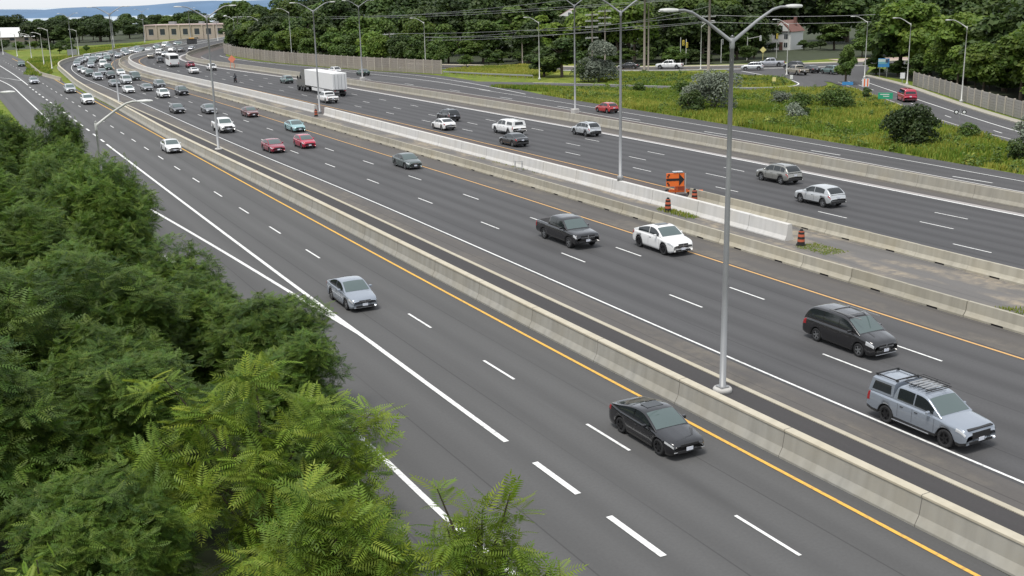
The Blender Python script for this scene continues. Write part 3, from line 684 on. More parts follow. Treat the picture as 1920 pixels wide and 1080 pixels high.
def joined(parts):
    """one mesh for far copies"""
    V = []; F = []; mi = []; mats = [None]; off = 0
    def idx(m):
        if m is None: return 0
        if m not in mats: mats.append(m)
        return mats.index(m)
    def addm(ms, loc=(0, 0, 0), rz=0):
        ca, sa = math.cos(rz), math.sin(rz); b = len(V)
        for v in ms.vertices: x, y, z = v.co; V.append((loc[0] + x * ca - y * sa, loc[1] + x * sa + y * ca, loc[2] + z))
        for p in ms.polygons: F.append([b + i for i in p.vertices]); mi.append(idx(ms.materials[p.material_index]))
    for p in parts:
        if p[0] == 'wheel': addm(p[1][0], p[2], p[3]); addm(p[1][1], p[2], p[3])
        else: addm(p[1])
    return me('car_far', V, F, mats, mi, True)
def spawn_far(mesh, paint_m, name, loc, rz, label, cat, group):
    o = ob(name, mesh, None, (loc[0], loc[1], 0.012), rz); o.material_slots[0].link = 'OBJECT'; o.material_slots[0].material = paint_m
    return tag(o, label, cat, group)

sedan = Car(4.62, 1.80, [(0, .60), (.05, .70), (.3, .78), (1.0, .90), (1.4, .95), (3.6, .99), (4.1, 1.04), (4.45, 1.03), (4.58, .95), (4.62, .75)], [(1.12, .91), (1.55, 1.16), (2.05, 1.39), (2.35, 1.43), (2.9, 1.42), (3.3, 1.34), (3.75, 1.17), (4.2, 1.03)], (.92, 3.60))
SEDAN = car_parts(sedan, dict(ws=(1.2, 2.02), rw=(3.2, 4.02), sw=[(1.55, 2.62), (2.68, 3.75)], rp=.82))
civic = Car(4.66, 1.80, [(0, .58), (.05, .68), (.3, .76), (1.0, .87), (1.4, .93), (3.6, .98), (4.2, 1.05), (4.5, 1.06), (4.62, .96), (4.66, .72)], [(1.12, .88), (1.6, 1.14), (2.1, 1.37), (2.4, 1.41), (2.8, 1.39), (3.3, 1.30), (3.8, 1.17), (4.42, 1.05)], (.9, 3.62), r=.34)
CIVIC = car_parts(civic, dict(ws=(1.22, 2.06), rw=(3.15, 4.2), sw=[(1.6, 2.66), (2.72, 3.9)], rp=.82, grille=(.56, .66), hl=(.05, .52, 5.9, 6.7), rim='rim_dark', extra=[
    ('sunroof', MB().box((4.66 / 2 - 2.62, 0, 1.437), (.55, .8, .014), ch=.004), [M['glass']]),
    ('fog_lamp', MB().box((4.66 / 2 - .01, .58, .36), (.03, .3, .03)).box((4.66 / 2 - .01, -.58, .36), (.03, .3, .03)), [M['headlamp']])]))
subaru = Car(4.63, 1.78, [(0, .62), (.05, .72), (.3, .82), (1.0, .93), (1.4, .98), (3.6, 1.02), (4.1, 1.06), (4.5, 1.04), (4.6, .95), (4.63, .75)], [(1.12, .94), (1.55, 1.19), (2.0, 1.42), (2.35, 1.46), (2.9, 1.45), (3.35, 1.36), (3.8, 1.2), (4.22, 1.06)], (.92, 3.60))
SUBARU = car_parts(subaru, dict(ws=(1.2, 1.98), rw=(3.25, 4.05), sw=[(1.52, 2.6), (2.66, 3.78)], rp=.85, grille=(.55, .70), gw=.5, bar=True, extra=[
    ('lower_lip', MB().box((4.63 / 2 - .01, 0, .27), (.05, 1.36, .03), ch=.008), [M['chrome']])]))
suv = Car(4.55, 1.86, [(0, .70), (.05, .84), (.28, .95), (1.0, 1.04), (1.4, 1.08), (4.0, 1.12), (4.35, 1.08), (4.5, .98), (4.55, .7)], [(1.05, 1.04), (1.4, 1.3), (1.85, 1.58), (2.2, 1.66), (3.3, 1.67), (3.8, 1.62), (4.15, 1.42), (4.46, 1.08)], (.92, 3.60), r=.36, sill=.30, clad=True, tail=.9)
SUV = car_parts(suv, dict(ws=(1.12, 1.82), rw=(3.86, 4.4), sw=[(1.45, 2.5), (2.56, 3.42), (3.48, 4.0)], rp=.86, grille=(.6, .82), tk=(5.9, 6.9), extra=[
    ('roof_rail', MB().tube([(.6, .6, 1.66), (.4, .6, 1.73), (-1.2, .6, 1.72), (-1.4, .6, 1.64)], .02, 6), [M['trim']]), ('roof_rail', MB().tube([(.6, -.6, 1.66), (.4, -.6, 1.73), (-1.2, -.6, 1.72), (-1.4, -.6, 1.64)], .02, 6), [M['trim']])]))
xover = Car(4.37, 1.81, [(0, .68), (.05, .80), (.28, .92), (1.0, 1.0), (1.4, 1.04), (3.8, 1.10), (4.2, 1.06), (4.33, .95), (4.37, .7)], [(1.02, 1.0), (1.4, 1.26), (1.85, 1.52), (2.2, 1.6), (3.1, 1.6), (3.6, 1.52), (3.95, 1.34), (4.26, 1.06)], (.88, 3.52), r=.35, sill=.28, clad=True, tail=.9)
XOVER = car_parts(xover, dict(ws=(1.1, 1.82), rw=(3.66, 4.2), sw=[(1.42, 2.45), (2.51, 3.6)], rp=.85, grille=(.58, .78), tk=(5.9, 6.9)))
coupe_suv = Car(4.75, 1.92, [(0, .68), (.05, .80), (.3, .93), (1.1, 1.03), (1.5, 1.07), (4.0, 1.10), (4.5, 1.1), (4.7, 1.0), (4.75, .72)], [(1.15, 1.03), (1.55, 1.28), (2.0, 1.53), (2.4, 1.60), (2.9, 1.58), (3.4, 1.48), (4.0, 1.29), (4.6, 1.1)], (.95, 3.82), r=.37, sill=.28, tail=.88)
COUPE_SUV = car_parts(coupe_suv, dict(ws=(1.24, 1.98), rw=(3.5, 4.45), sw=[(1.55, 2.65), (2.71, 3.95)], rp=.8, grille=(.55, .80), gw=.5, bar=True, rim='rim_dark', extra=[
    ('sunroof', MB().box((4.75 / 2 - 2.55, 0, 1.634), (.5, .85, .014), ch=.004), [M['glass']])]))
hatch = Car(4.1, 1.74, [(0, .62), (.05, .74), (.28, .84), (.95, .93), (1.3, .97), (3.5, 1.02), (3.95, 1.0), (4.07, .9), (4.1, .66)], [(.95, .93), (1.35, 1.2), (1.8, 1.42), (2.15, 1.48), (2.9, 1.47), (3.4, 1.39), (3.75, 1.2), (4.02, .99)], (.82, 3.38), r=.31, tail=.88)
HATCH = car_parts(hatch, dict(ws=(1.03, 1.78), rw=(3.45, 3.97), sw=[(1.35, 2.35), (2.41, 3.4)], rp=.8))
minivan = Car(5.15, 1.98, [(0, .68), (.05, .82), (.3, .93), (.95, 1.05), (1.3, 1.10), (4.6, 1.12), (4.95, 1.08), (5.1, .98), (5.15, .7)], [(.95, 1.05), (1.4, 1.32), (1.9, 1.62), (2.25, 1.72), (3.4, 1.75), (4.4, 1.72), (4.75, 1.6), (5.05, 1.1)], (.95, 4.03), r=.34, sill=.26, tail=.92, tumble=.22)
MINIVAN = car_parts(minivan, dict(ws=(1.04, 1.9), rw=(4.72, 5.0), sw=[(1.5, 2.42), (2.48, 3.55), (3.61, 4.72)], rp=.9, grille=(.52, .74), bar=True, hl=(.05, .5, 5.5, 6.7), tk=(5.3, 6.9), extra=[
    ('roof_rack', MB().box((.25, .62, 1.775), (2.3, .04, .045)).box((.25, -.62, 1.775), (2.3, .04, .045)).box((-.7, 0, 1.80), (.05, 1.2, .035)).box((.5, 0, 1.80), (.05, 1.2, .035)), [M['galv']]),
    ('chrome_lip', MB().box((5.15 / 2 + .01, 0, .27), (.04, 1.4, .03), ch=.008), [M['chrome']])]))
pickup = Car(5.82, 2.02, [(0, .82), (.05, 1.0), (.3, 1.09), (1.3, 1.17), (1.7, 1.20), (3.6, 1.22), (5.6, 1.25), (5.78, 1.22), (5.82, .95)], [(1.3, 1.17), (1.65, 1.42), (2.1, 1.76), (2.4, 1.85), (3.3, 1.87), (3.7, 1.84), (3.86, 1.74), (3.98, 1.22)], (1.0, 4.58), r=.40, sill=.42, bed=(4.05, 5.72, .78), nose=.88, tail=.94, tumble=.24)
PICKUP = car_parts(pickup, dict(ws=(1.38, 2.06), rw=(3.8, 3.93), sw=[(1.75, 2.75), (2.82, 3.7)], rp=.85, grille=(.68, .98), gw=.6, bar=True, hl=(.04, .4, 5.6, 6.8), tk=(4.8, 6.9), tl=.2))
PICKUP_CAP = car_parts(pickup, dict(ws=(1.38, 2.06), sw=[(1.75, 2.75), (2.82, 3.7)], rp=.85, grille=(.68, .98), gw=.6, bar=True, hl=(.04, .4, 5.6, 6.8), tk=(4.8, 6.9), tl=.2))
def add_cap(parts, L, t0, t1, W, z0, z1, rackz=None, lite=False):
    x0, x1 = L / 2 - t0, L / 2 - t1
    a = MB(); w0, w1 = W / 2 * .93, W / 2 * .80; zm = z1 - .07
    V = []; 
    for x, e in ((x0, 0.0), (x1, .16)):
        V += [(x, w0, z0), (x + e * .8, w1 + .03, zm), (x + e, w1 - .08, z1), (x + e, 0, z1 + .03), (x + e, -w1 + .08, z1), (x + e * .8, -w1 - .03, zm), (x, -w0, z0)]
    F = [(i, i + 1, i + 8, i + 7) for i in range(6)] + [tuple(range(6, -1, -1)), tuple(range(7, 14))]
    a.add(V, F); parts.append(('bed_cap', me('bed_cap', a.v, a.f, [None], None, False)))
    for sd_ in (1, -1):
        q = MB(); y0, y1 = w0 - .035, w1 + .045; f = lambda k: z0 + (zm - z0) * k; yy = lambda k: (w0 + (w1 + .03 - w0) * k + .012) * sd_
        q.add([(x0 - .12, yy(.18), f(.18)), (x1 + .2, yy(.18), f(.18)), (x1 + .3, yy(.85), f(.85)), (x0 - .16, yy(.85), f(.85))], [(0, 1, 2, 3) if sd_ < 0 else (3, 2, 1, 0)])
        parts.append(('cap_window', q.mesh('cap_window', [M['glass']])))
    q = MB(); q.add([(x1 - .012 + .03, -.6, z0 + .12), (x1 - .012 + .03, .6, z0 + .12), (x1 + .10, .52, zm - .06), (x1 + .10, -.52, zm - .06)], [(0, 3, 2, 1)])
    parts.append(('cap_rear_window', q.mesh('cap_rear_window', [M['glass']])))
add_cap(PICKUP_CAP, 5.82, 4.0, 5.74, 2.02, 1.24, 1.86)
ridge_c = Car(5.3, 1.99, [(0, .74), (.05, .92), (.3, 1.02), (1.25, 1.12), (1.6, 1.15), (3.6, 1.18), (5.1, 1.2), (5.26, 1.17), (5.3, .9)], [(1.25, 1.12), (1.65, 1.38), (2.1, 1.68), (2.4, 1.76), (3.3, 1.78), (3.62, 1.76), (3.76, 1.68), (3.84, 1.19)], (.98, 4.16), r=.38, sill=.34, nose=.86, tail=.93, tumble=.26, clad=True)
RIDGE = car_parts(ridge_c, dict(ws=(1.33, 2.06), sw=[(1.68, 2.68), (2.75, 3.6)], rp=.8, grille=(.60, .86), gw=.6, rim='rim_dark', tk=(4.9, 6.9), tl=.2, extra=[
    ('crossbar', MB().box((.28, 0, 1.87), (.04, 1.3, .03)), [M['trim']]), ('crossbar', MB().box((-.62, 0, 1.87), (.04, 1.3, .03)), [M['trim']]),
    ('roof_basket', MB().tube([(.55, .56, 1.93), (-.95, .56, 1.93), (-.95, -.56, 1.93), (.55, -.56, 1.93), (.55, .56, 1.93)], .018, 6).tube([(.5, .52, 2.04), (-.9, .52, 2.04), (-.9, -.52, 2.04)], .014, 6).tube([(-.2, .56, 1.93), (-.2, .52, 2.04)], .012, 6).tube([(-.2, -.56, 1.93), (-.2, -.52, 2.04)], .012, 6), [M['trim']])] +
    [('roof_slat', MB().box((-.75 + .22 * i, 0, 1.905), (.12, 1.02, .02)), [M['galv']]) for i in range(5)] +
    [('cap_rack', MB().box((-1.85, .62, 1.86), (1.3, .045, .04)).box((-1.85, -.62, 1.86), (1.3, .045, .04)).box((-1.3, 0, 1.885), (.05, 1.3, .04)).box((-2.4, 0, 1.885), (.05, 1.3, .04)).box((-1.3, .62, 1.80), (.1, .06, .1)).box((-2.4, .62, 1.80), (.1, .06, .1)).box((-1.3, -.62, 1.80), (.1, .06, .1)).box((-2.4, -.62, 1.80), (.1, .06, .1)), [M['trim']]),
     ('side_step', MB().box((-.1, 1.0, .33), (2.0, .1, .04), ch=.01), [M['chrome']]), ('side_step', MB().box((-.1, -1.0, .33), (2.0, .1, .04), ch=.01), [M['chrome']]),
     ('hood_shield', MB().box((2.55, 0, .97), (.16, 1.4, .04), ch=.015), [M['trim']])]))
add_cap(RIDGE, 5.3, 3.86, 5.24, 1.99, 1.19, 1.80)
van = Car(5.0, 1.96, [(0, .7), (.05, .9), (.3, 1.02), (.8, 1.12), (1.1, 1.16), (4.8, 1.16), (4.95, 1.1), (5.0, .75)], [(.8, 1.12), (1.2, 1.5), (1.55, 1.84), (1.9, 1.93), (4.4, 1.93), (4.8, 1.88), (4.97, 1.14)], (.9, 3.95), r=.34, tail=.95, tumble=.16)
VAN = car_parts(van, dict(ws=(.9, 1.52), rw=(4.82, 4.94), sw=[(1.25, 2.1), (2.16, 3.3), (3.36, 4.5)], rp=.9))

CAR_Z.update({id(MINIVAN): 1.06, id(COUPE_SUV): 1.05, id(RIDGE): 1.04})
CAR_K.update({id(RIDGE): .885, id(MINIVAN): .885, id(CIVIC): .905, id(SUBARU): .92, id(COUPE_SUV): .965})
# oncoming traffic and outbound traffic: (kind, parts, paint, s, d, away?, name, label)
def place(parts, pk, s, d, away, name, label, cat='car', group=None, dh=0.0):
    p = sd(s, d); return spawn(parts, PAINT[pk], name, p, heading(s) + (0 if away else math.pi) + dh, label, cat, group)
def place_xy(parts, pk, x, y, h, name, label, cat='car', group=None): return spawn(parts, PAINT[pk], name, (x, y), h, label, cat, group)
hA = a_heading(60) + math.pi
place_xy(SUBARU, 'silver_blue', -8.85, 58.6, hA, 'sedan', 'silver blue compact sedan driving beside the merging white gore lines')
place_xy(CIVIC, 'black', 5.25, 38.45, a_heading(30) + math.pi, 'sedan', 'black sedan with dark wheels driving beside the yellow edge line')
place_xy(SEDAN, 'white', -38.0, 124.0, a_heading(120) + math.pi, 'sedan', 'white smooth-nosed sedan alone on the collector road by the barrier')
place(RIDGE, 'silver_blue', 75.3, -12.95, False, 'pickup_truck', 'silver pickup with bed cap and black roof racks on oncoming lanes', 'pickup truck')
place(MINIVAN, 'charcoal', 84.3, -8.1, False, 'minivan', 'dark charcoal minivan with roof rack beside the silver pickup', 'minivan')
place(PICKUP, 'black', 110.8, -8.05, False, 'pickup_truck', 'black crew cab pickup with open bed driving beside white coupe crossover', 'pickup truck')
place(COUPE_SUV, 'white', 105.4, -4.0, False, 'crossover', 'white coupe crossover with dark wheels next to the orange edge line')
place(SUBARU, 'green_grey', 148.7, -4.3, False, 'sedan', 'grey green sedan alone in the lane by the orange edge line')
place(HATCH, 'red', 169.8, -8.0, False, 'hatchback', 'red hatchback driving beside a maroon sedan')
place(SEDAN, 'maroon', 168.6, -12.0, False, 'sedan', 'maroon sedan with dark grille driving beside a red hatchback')
place(SEDAN, 'turquoise', 186, -4.2, False, 'sedan', 'pale turquoise sedan next to the precast barrier')
place(PICKUP, 'white', 191.5, -12.0, False, 'pickup_truck', 'white pickup with black grille passing the tall light pole', 'pickup truck')
place(SEDAN, 'grey', 217, -8.0, False, 'sedan', 'grey sedan just behind a white pickup and the light pole')
place(SEDAN, 'brown_red', 208, -4.2, False, 'sedan', 'dark brownish red sedan following a turquoise sedan')
place(SEDAN, 'dark_grey', 221, -11.9, False, 'sedan', 'dark grey sedan following a white pickup in the outer lane')
place(SUV, 'black', 254, -4.1, False, 'suv', 'black suv beside the precast barrier at the head of the queue', 'suv')
place(SUV, 'white', 251, -8.0, False, 'suv', 'white suv beside a black suv at the head of the queue', 'suv')
place(SEDAN, 'grey', 269, -7.3, False, 'sedan', 'grey sedan between a white taxi and a grey suv')
place(SUV, 'grey', 275, -3.6, False, 'suv', 'grey suv following a black suv along the precast barrier', 'suv')
place(SEDAN, 'white', 267, -11.0, False, 'taxi', 'white and dark green taxi sedan in the outer queue lane', 'taxi')
place(VAN, 'pale_silver', 292, -6.9, False, 'van', 'pale silver van beside a taller grey green van', 'van')
place(VAN, 'green_grey', 302, -3.2, False, 'van', 'tall grey green van beside the precast barrier', 'van')
QB = [(286, -10.2, SEDAN, 'grey'), (322, -3.2, SEDAN, 'white'), (312, -6.7, SUV, 'dark_grey'), (309, -9.9, SUV, 'silver'), (324, -9.8, SUV, 'green_grey'), (335, -9.8, SEDAN, 'white'), (343, -10.2, HATCH, 'silver'), (328, -6.6, SEDAN, 'grey'), (345, -3.6, SUV, 'dark_green'),
      (361, -4.0, VAN, 'white'), (361, -7.1, SEDAN, 'silver'), (371, -7.0, SEDAN, 'dark_grey'), (369, -10.6, SEDAN, 'silver'), (378, -10.6, SUV, 'grey'), (386, -10.4, SUV, 'silver'), (394, -10.3, SEDAN, 'pale_silver'), (401, -10.2, VAN, 'pale_silver'), (386, -7.1, SUV, 'teal'), (394, -7.0, SEDAN, 'dark_grey'),
      (403, -7.0, VAN, 'silver'), (395, -3.8, SUV, 'teal'), (411, -6.8, SUV, 'white'), (410, -10.2, SEDAN, 'grey'), (413, -3.3, SEDAN, 'silver'), (421, -6.7, SUV, 'dark_grey'), (425, -3.3, HATCH, 'grey'), (434, -6.4, SUV, 'grey'), (438, -3.2, SEDAN, 'silver'), (443, -6.3, SUV, 'white'), (431, -9.9, SEDAN, 'silver'), (446, -9.8, SUV, 'pale_silver'),
      (454, -6.2, SEDAN, 'teal'), (452, -3.2, SEDAN, 'white'), (460, -9.5, SUV, 'silver'), (464, -3.2, SEDAN, 'dark_green'), (473, -6.0, SUV, 'silver'), (479, -3.1, SEDAN, 'grey'), (486, -6.0, VAN, 'white'), (495, -3.1, SUV, 'dark_green'), (503, -6.0, SEDAN, 'silver')]
JOIN = {}
def far(parts):
    k = id(parts)
    if k not in JOIN: JOIN[k] = joined(parts)
    return JOIN[k]
WORD = {id(SEDAN): ('sedan', 'sedan'), id(SUV): ('suv', 'suv'), id(HATCH): ('hatchback', 'hatchback'), id(VAN): ('van', 'van'), id(PICKUP): ('pickup_truck', 'pickup truck'), id(XOVER): ('crossover', 'crossover')}
def colour(pk): return pk.replace('_', ' ')
for s, d, prt, pk in QB:
    nm, wd = WORD[id(prt)]; p = sd(s, d)
    spawn_far(far(prt), PAINT[pk], nm, p, heading(s) + math.pi, 'small %s %s in the dense oncoming queue on the far bend' % (colour(pk), wd), wd if wd in ('suv', 'van') else 'car', '%s %ss in the far queue' % (colour(pk), wd))
# outbound
place(SUV, 'dark_grey', 184, 16.4, True, 'suv', 'dark grey suv driving away beside a white sedan', 'suv')
place(SEDAN, 'white', 175.5, 11.85, True, 'sedan', 'white sedan driving away beside a dark suv')
place(PICKUP_CAP, 'white', 166, 16.2, True, 'pickup_truck', 'white pickup with a white bed cap driving away', 'pickup truck')
place(SEDAN, 'dark_grey', 156.5, 11.8, True, 'sedan', 'dark grey sedan driving away next to a white capped pickup')
place(SUV, 'pale_silver', 159, 22.8, True, 'suv', 'pale silver suv driving away in the outermost lane', 'suv')
place(SUV, 'warm_grey', 121.5, 19.2, True, 'suv', 'warm grey suv driving away just past the arrow board', 'suv')
place(XOVER, 'pale_silver', 111.8, 15.0, True, 'crossover', 'pale silver crossover driving away beside a warm grey suv')
place(PICKUP, 'white', 221, 12.0, True, 'pickup_truck', 'white pickup driving away beside the white lorry trailer', 'pickup truck')
place(XOVER, 'teal', 267, 19.6, True, 'crossover', 'teal grey crossover driving away ahead of the lorry')
place(HATCH, 'bright_red', 179, 38.4, True, 'hatchback', 'bright red hatchback on the service road by the grass bank')
place(SEDAN, 'dark_green', 276, 39.6, True, 'sedan', 'dark green sedan on the service road near the noise wall')
place(SUV, 'white', 286, 36.8, True, 'suv', 'white suv on the service road behind the lorry trailer', 'suv')
place_xy(VAN, 'red', 57.6, 160.2, R(84), 'van', 'dark red van driving up the ramp beside the green sign', 'van')
for s, d, prt, pk, lb in [(323, 18.0, SUV, 'white', 'white suv driving away beside the orange construction sign'), (339, 15.6, SUV, 'maroon', 'maroon suv driving away behind a white bus'), (314, 12.0, SEDAN, 'white', 'white sedan driving away close behind a maroon suv'), (371, 11.0, SUV, 'dark_grey', 'dark grey suv driving away in front of the white bus'),
                          (402, 7.9, SEDAN, 'beige', 'beige sedan driving away beside the curved median wall'), (423, 7.4, VAN, 'white', 'white van driving away along the far curved median wall'), (410, 11.2, SEDAN, 'pale_silver', 'pale silver sedan driving away beyond the white bus'), (441, 7.3, SUV, 'white', 'white suv driving away near the dark message sign'),
                          (439, 10.8, SEDAN, 'dark_grey', 'dark grey sedan driving away near the dark message sign'), (449, 12.0, HATCH, 'silver', 'silver hatchback driving away near the dark message sign')]:
    nm, wd = WORD[id(prt)]; p = sd(s, d); spawn_far(far(prt), PAINT[pk], nm, p, heading(s), lb, wd if wd in ('suv', 'van') else 'car', None)
for x, y, prt, pk, lb in [(-70.7, 187.5, SUV, 'white', 'white suv on the collector road following a white sedan'), (-83.3, 212.7, SUV, 'pale_silver', 'pale silver suv on the collector road at the start of the barrier'), (-101.5, 240, SEDAN, 'silver', 'silver sedan on the collector road near the entry gore'), (-134.4, 311, SEDAN, 'dark_green', 'dark green sedan on the collector road beside the grassy wedge')]:
    nm, wd = WORD[id(prt)]; spawn_far(far(prt), PAINT[pk], nm, (x, y), math.atan2(-.889, .458), lb, wd if wd == 'suv' else 'car', None)
for x, y, h, prt, pk, lb in [(34.9, 239.7, 160, PICKUP, 'white', 'white pickup on the upper street in front of the wood'), (26.5, 243, 158, SEDAN, 'dark_grey', 'dark grey sedan on the upper street behind the silvery tree'), (50.4, 229.5, 165, SUV, 'pale_silver', 'pale silver suv waiting at the upper junction behind grass'), (56.3, 238.9, 172, PICKUP, 'silver', 'silver pickup crossing the upper junction'),
                             (58.8, 229.4, 120, SUV, 'dark_grey', 'dark grey suv at the junction above the ramp loop'), (55.8, 214.9, 105, PICKUP, 'beige', 'beige pickup turning into the ramp loop'), (59.6, 218.9, 105, SEDAN, 'black', 'black sedan waiting beside the ramp island'), (62.2, 214.5, 110, SUV, 'teal', 'teal grey suv waiting beside the ramp trees')]:
    nm, wd = WORD[id(prt)]; spawn_far(far(prt), PAINT[pk], nm, (x, y), R(h), lb, wd if wd in ('suv', 'pickup truck') else 'car', None)

# ---- articulated lorry
def lorry():
    s0 = 229.0; p = sd(s0, 17.0); h = heading(236)
    M['lorry_white'] = plain('lorry_white', (0.72, 0.72, 0.71), 0.45, var=0.05, scale=1.0); M['lorry_grey'] = plain('lorry_grey', (0.16, 0.16, 0.15), 0.4, 0.3, coat=.4)
    root = empty('articulated_lorry', (p[0], p[1], .012), h, 'articulated lorry with dark grey cab and long white box trailer', 'truck')
    # x forward; trailer rear at 0
    tr_ = MB().box((7.5, 0, 2.62), (15.0, 2.58, 2.75), ch=.05).ob('trailer_box', M['lorry_white'], root)
    for i in range(13): MB().box((.9 + 1.1 * i, 0, 2.62), (.05, 2.61, 2.6)).ob('rib', M['lorry_white'], tr_)
    for sd_ in (-1, 1):
        d_ = MB().box((-.03, sd_ * .63, 2.6), (.05, 1.2, 2.5), ch=.01).ob('rear_door', M['lorry_white'], root)
        for q in (.3, .9): MB().tube([(-.08, sd_ * q, 1.4), (-.08, sd_ * q, 3.8)], .025, 6).ob('lock_rod', M['galv'], d_)
    MB().box((7.3, 0, 1.13), (14.2, 1.1, .22)).ob('chassis', M['black'], root)
    MB().box((.05, 0, .62), (.12, 2.3, .14)).ob('rear_guard', M['black'], root)
    for sd_ in (-1, 1): MB().box((8.2, sd_ * 1.2, .82), (6.6, .04, .55)).ob('side_skirt', M['lorry_white'], root)
    cabm = MB(); prof = [(15.4, .75), (19.0, .75), (19.9, .62), (20.35, .8), (20.35, 1.45), (20.1, 1.95), (18.7, 2.15), (18.2, 3.0), (17.2, 3.75), (15.5, 3.95), (15.4, 3.9)]
    cabm.prism(prof, -1.18, 1.18); cabm.ob('cab', M['lorry_grey'], root)
    ws = MB().add([(18.72, -1.0, 2.2), (18.72, 1.0, 2.2), (18.26, .9, 2.95), (18.26, -.9, 2.95)], [(0, 1, 2, 3)]); ws.ob('windscreen', M['windscreen'], root)
    for sd_ in (-1, 1):
        MB().add([(18.5, sd_ * 1.195, 2.15), (17.5, sd_ * 1.195, 2.15), (17.6, sd_ * 1.195, 2.85), (18.15, sd_ * 1.195, 2.85)], [(0, 1, 2, 3)]).ob('side_window', M['glass'], root)
        MB().box((18.6, sd_ * 1.45, 2.4), (.12, .25, .6)).ob('mirror', M['black'], root)
    ty, rm = wheels(.51)
    for x in (1.3, 2.6, 16.2, 17.5, 19.5):
        for sd_ in (-1, 1): w_ = ob('wheel', ty, root, (x, sd_ * 1.08, .51), 0 if sd_ > 0 else math.pi); w_.scale = (1, 1.8, 1); ob('rim', rm, w_)
    for y in (-.9, .9): MB().box((-.02, y, 1.05), (.05, .3, .12)).ob('tail_light', M['taillamp'], root)
lorry()
def bus():
    p = sd(345, 12.6); root = empty('coach', (p[0], p[1], .012), heading(351), 'white coach with dark rear window driving away on the outbound bend', 'bus')
    a = MB().box((4.5, 0, 1.85), (9.6, 2.5, 2.8), ch=.18); a.ob('body', M['lorry_white'], root)
    MB().box((-.31, 0, 2.55), (.03, 2.0, .9), ch=.01).ob('rear_window', M['glass'], root)
    for sd_ in (-1, 1):
        for i in range(6): MB().box((.9 + 1.45 * i, sd_ * 1.255, 2.35), (1.3, .02, .85)).ob('side_window', M['glass'], root)
        MB().box((-.31, sd_ * 1.0, 1.0), (.03, .22, .3)).ob('tail_light', M['taillamp'], root)
    MB().box((-.3, 0, .62), (.1, 2.4, .25)).ob('bumper', M['trim'], root)
    ty, rm = wheels(.48)
    for x in (1.9, 7.6):
        for sd_ in (-1, 1): w_ = ob('wheel', ty, root, (x, sd_ * 1.1, .48), 0 if sd_ > 0 else math.pi); ob('rim', rm, w_)
bus()
def motorcycle():
    p = sd(277, 12.0); root = empty('motorcycle', (p[0], p[1], .012), heading(277), 'black motorcycle carrying a rider in the lane by the median wall', 'motorcycle')
    for x in (-.7, .7): 
        MB().lathe([(.2, -.06), (.3, -.06), (.32, 0), (.3, .06), (.2, .06), (.2, -.06)], 18, (x, 0, .32), 'y').ob('wheel', M['rubber'], root, smooth=True)
    MB().box((.05, 0, .55), (.75, .28, .4), ch=.08).ob('engine', M['trim'], root)
    MB().box((.22, 0, .88), (.55, .3, .24), ch=.08).ob('fuel_tank', PAINT['black'], root)
    MB().box((-.4, 0, .83), (.7, .26, .1), ch=.03).ob('seat', M['rubber'], root)
    MB().tube([(.7, 0, .32), (.45, 0, 1.0)], .035, 8).ob('fork', M['chrome'], root)
    MB().tube([(.35, .38, 1.08), (.45, 0, 1.05), (.35, -.38, 1.08)], .018, 6).ob('handlebar', M['chrome'], root)
    MB().box((-.75, 0, .72), (.08, .16, .08)).ob('tail_light', M['taillamp'], root)
    # rider: one skinned figure
    J = [(-.3, 0, .95), (-.27, 0, 1.2), (-.15, 0, 1.42), (-.08, 0, 1.55), (-.02, 0, 1.68), (-.13, .2, 1.4), (.1, .34, 1.18), (.34, .36, 1.1), (-.13, -.2, 1.4), (.1, -.34, 1.18), (.34, -.36, 1.1), (.12, .22, .9), (-.05, .24, .5), (.1, .25, .45), (.12, -.22, .9), (-.05, -.24, .5), (.1, -.25, .45), (-.25, .12, .93), (-.25, -.12, .93)]
    Eg = [(0, 1), (1, 2), (2, 3), (3, 4), (2, 5), (5, 6), (6, 7), (2, 8), (8, 9), (9, 10), (0, 17), (17, 11), (11, 12), (12, 13), (0, 18), (18, 14), (14, 15), (15, 16)]
    Rr = [.17, .17, .16, .07, .13, .09, .06, .05, .09, .06, .05, .09, .06, .06, .09, .06, .06, .11, .11]
    mm = bpy.data.meshes.new('person'); mm.from_pydata(J, Eg, []); mm.materials.append(plain('riding_clothes', (0.02, 0.022, 0.03), .8))
    o = ob('person', mm); md = o.modifiers.new('skin', 'SKIN'); 
    for i, v in enumerate(mm.skin_vertices[0].data): v.radius = (Rr[i], Rr[i]); v.use_root = (i == 0)
    o.modifiers.new('sub', 'SUBSURF').levels = 1; o.location = (p[0], p[1], .012); o.rotation_euler = (0, 0, heading(277))
    tag(o, 'person in dark clothes leaning forward astride the motorcycle', 'person')
    hm = MB().lathe([(0.001, .17), (.08, .15), (.13, .08), (.145, 0), (.13, -.08), (.09, -.13), (0.001, -.14)], 14, (.0, 0, 1.72)).ob('helmet', M['trim'], o, smooth=True)
motorcycle()
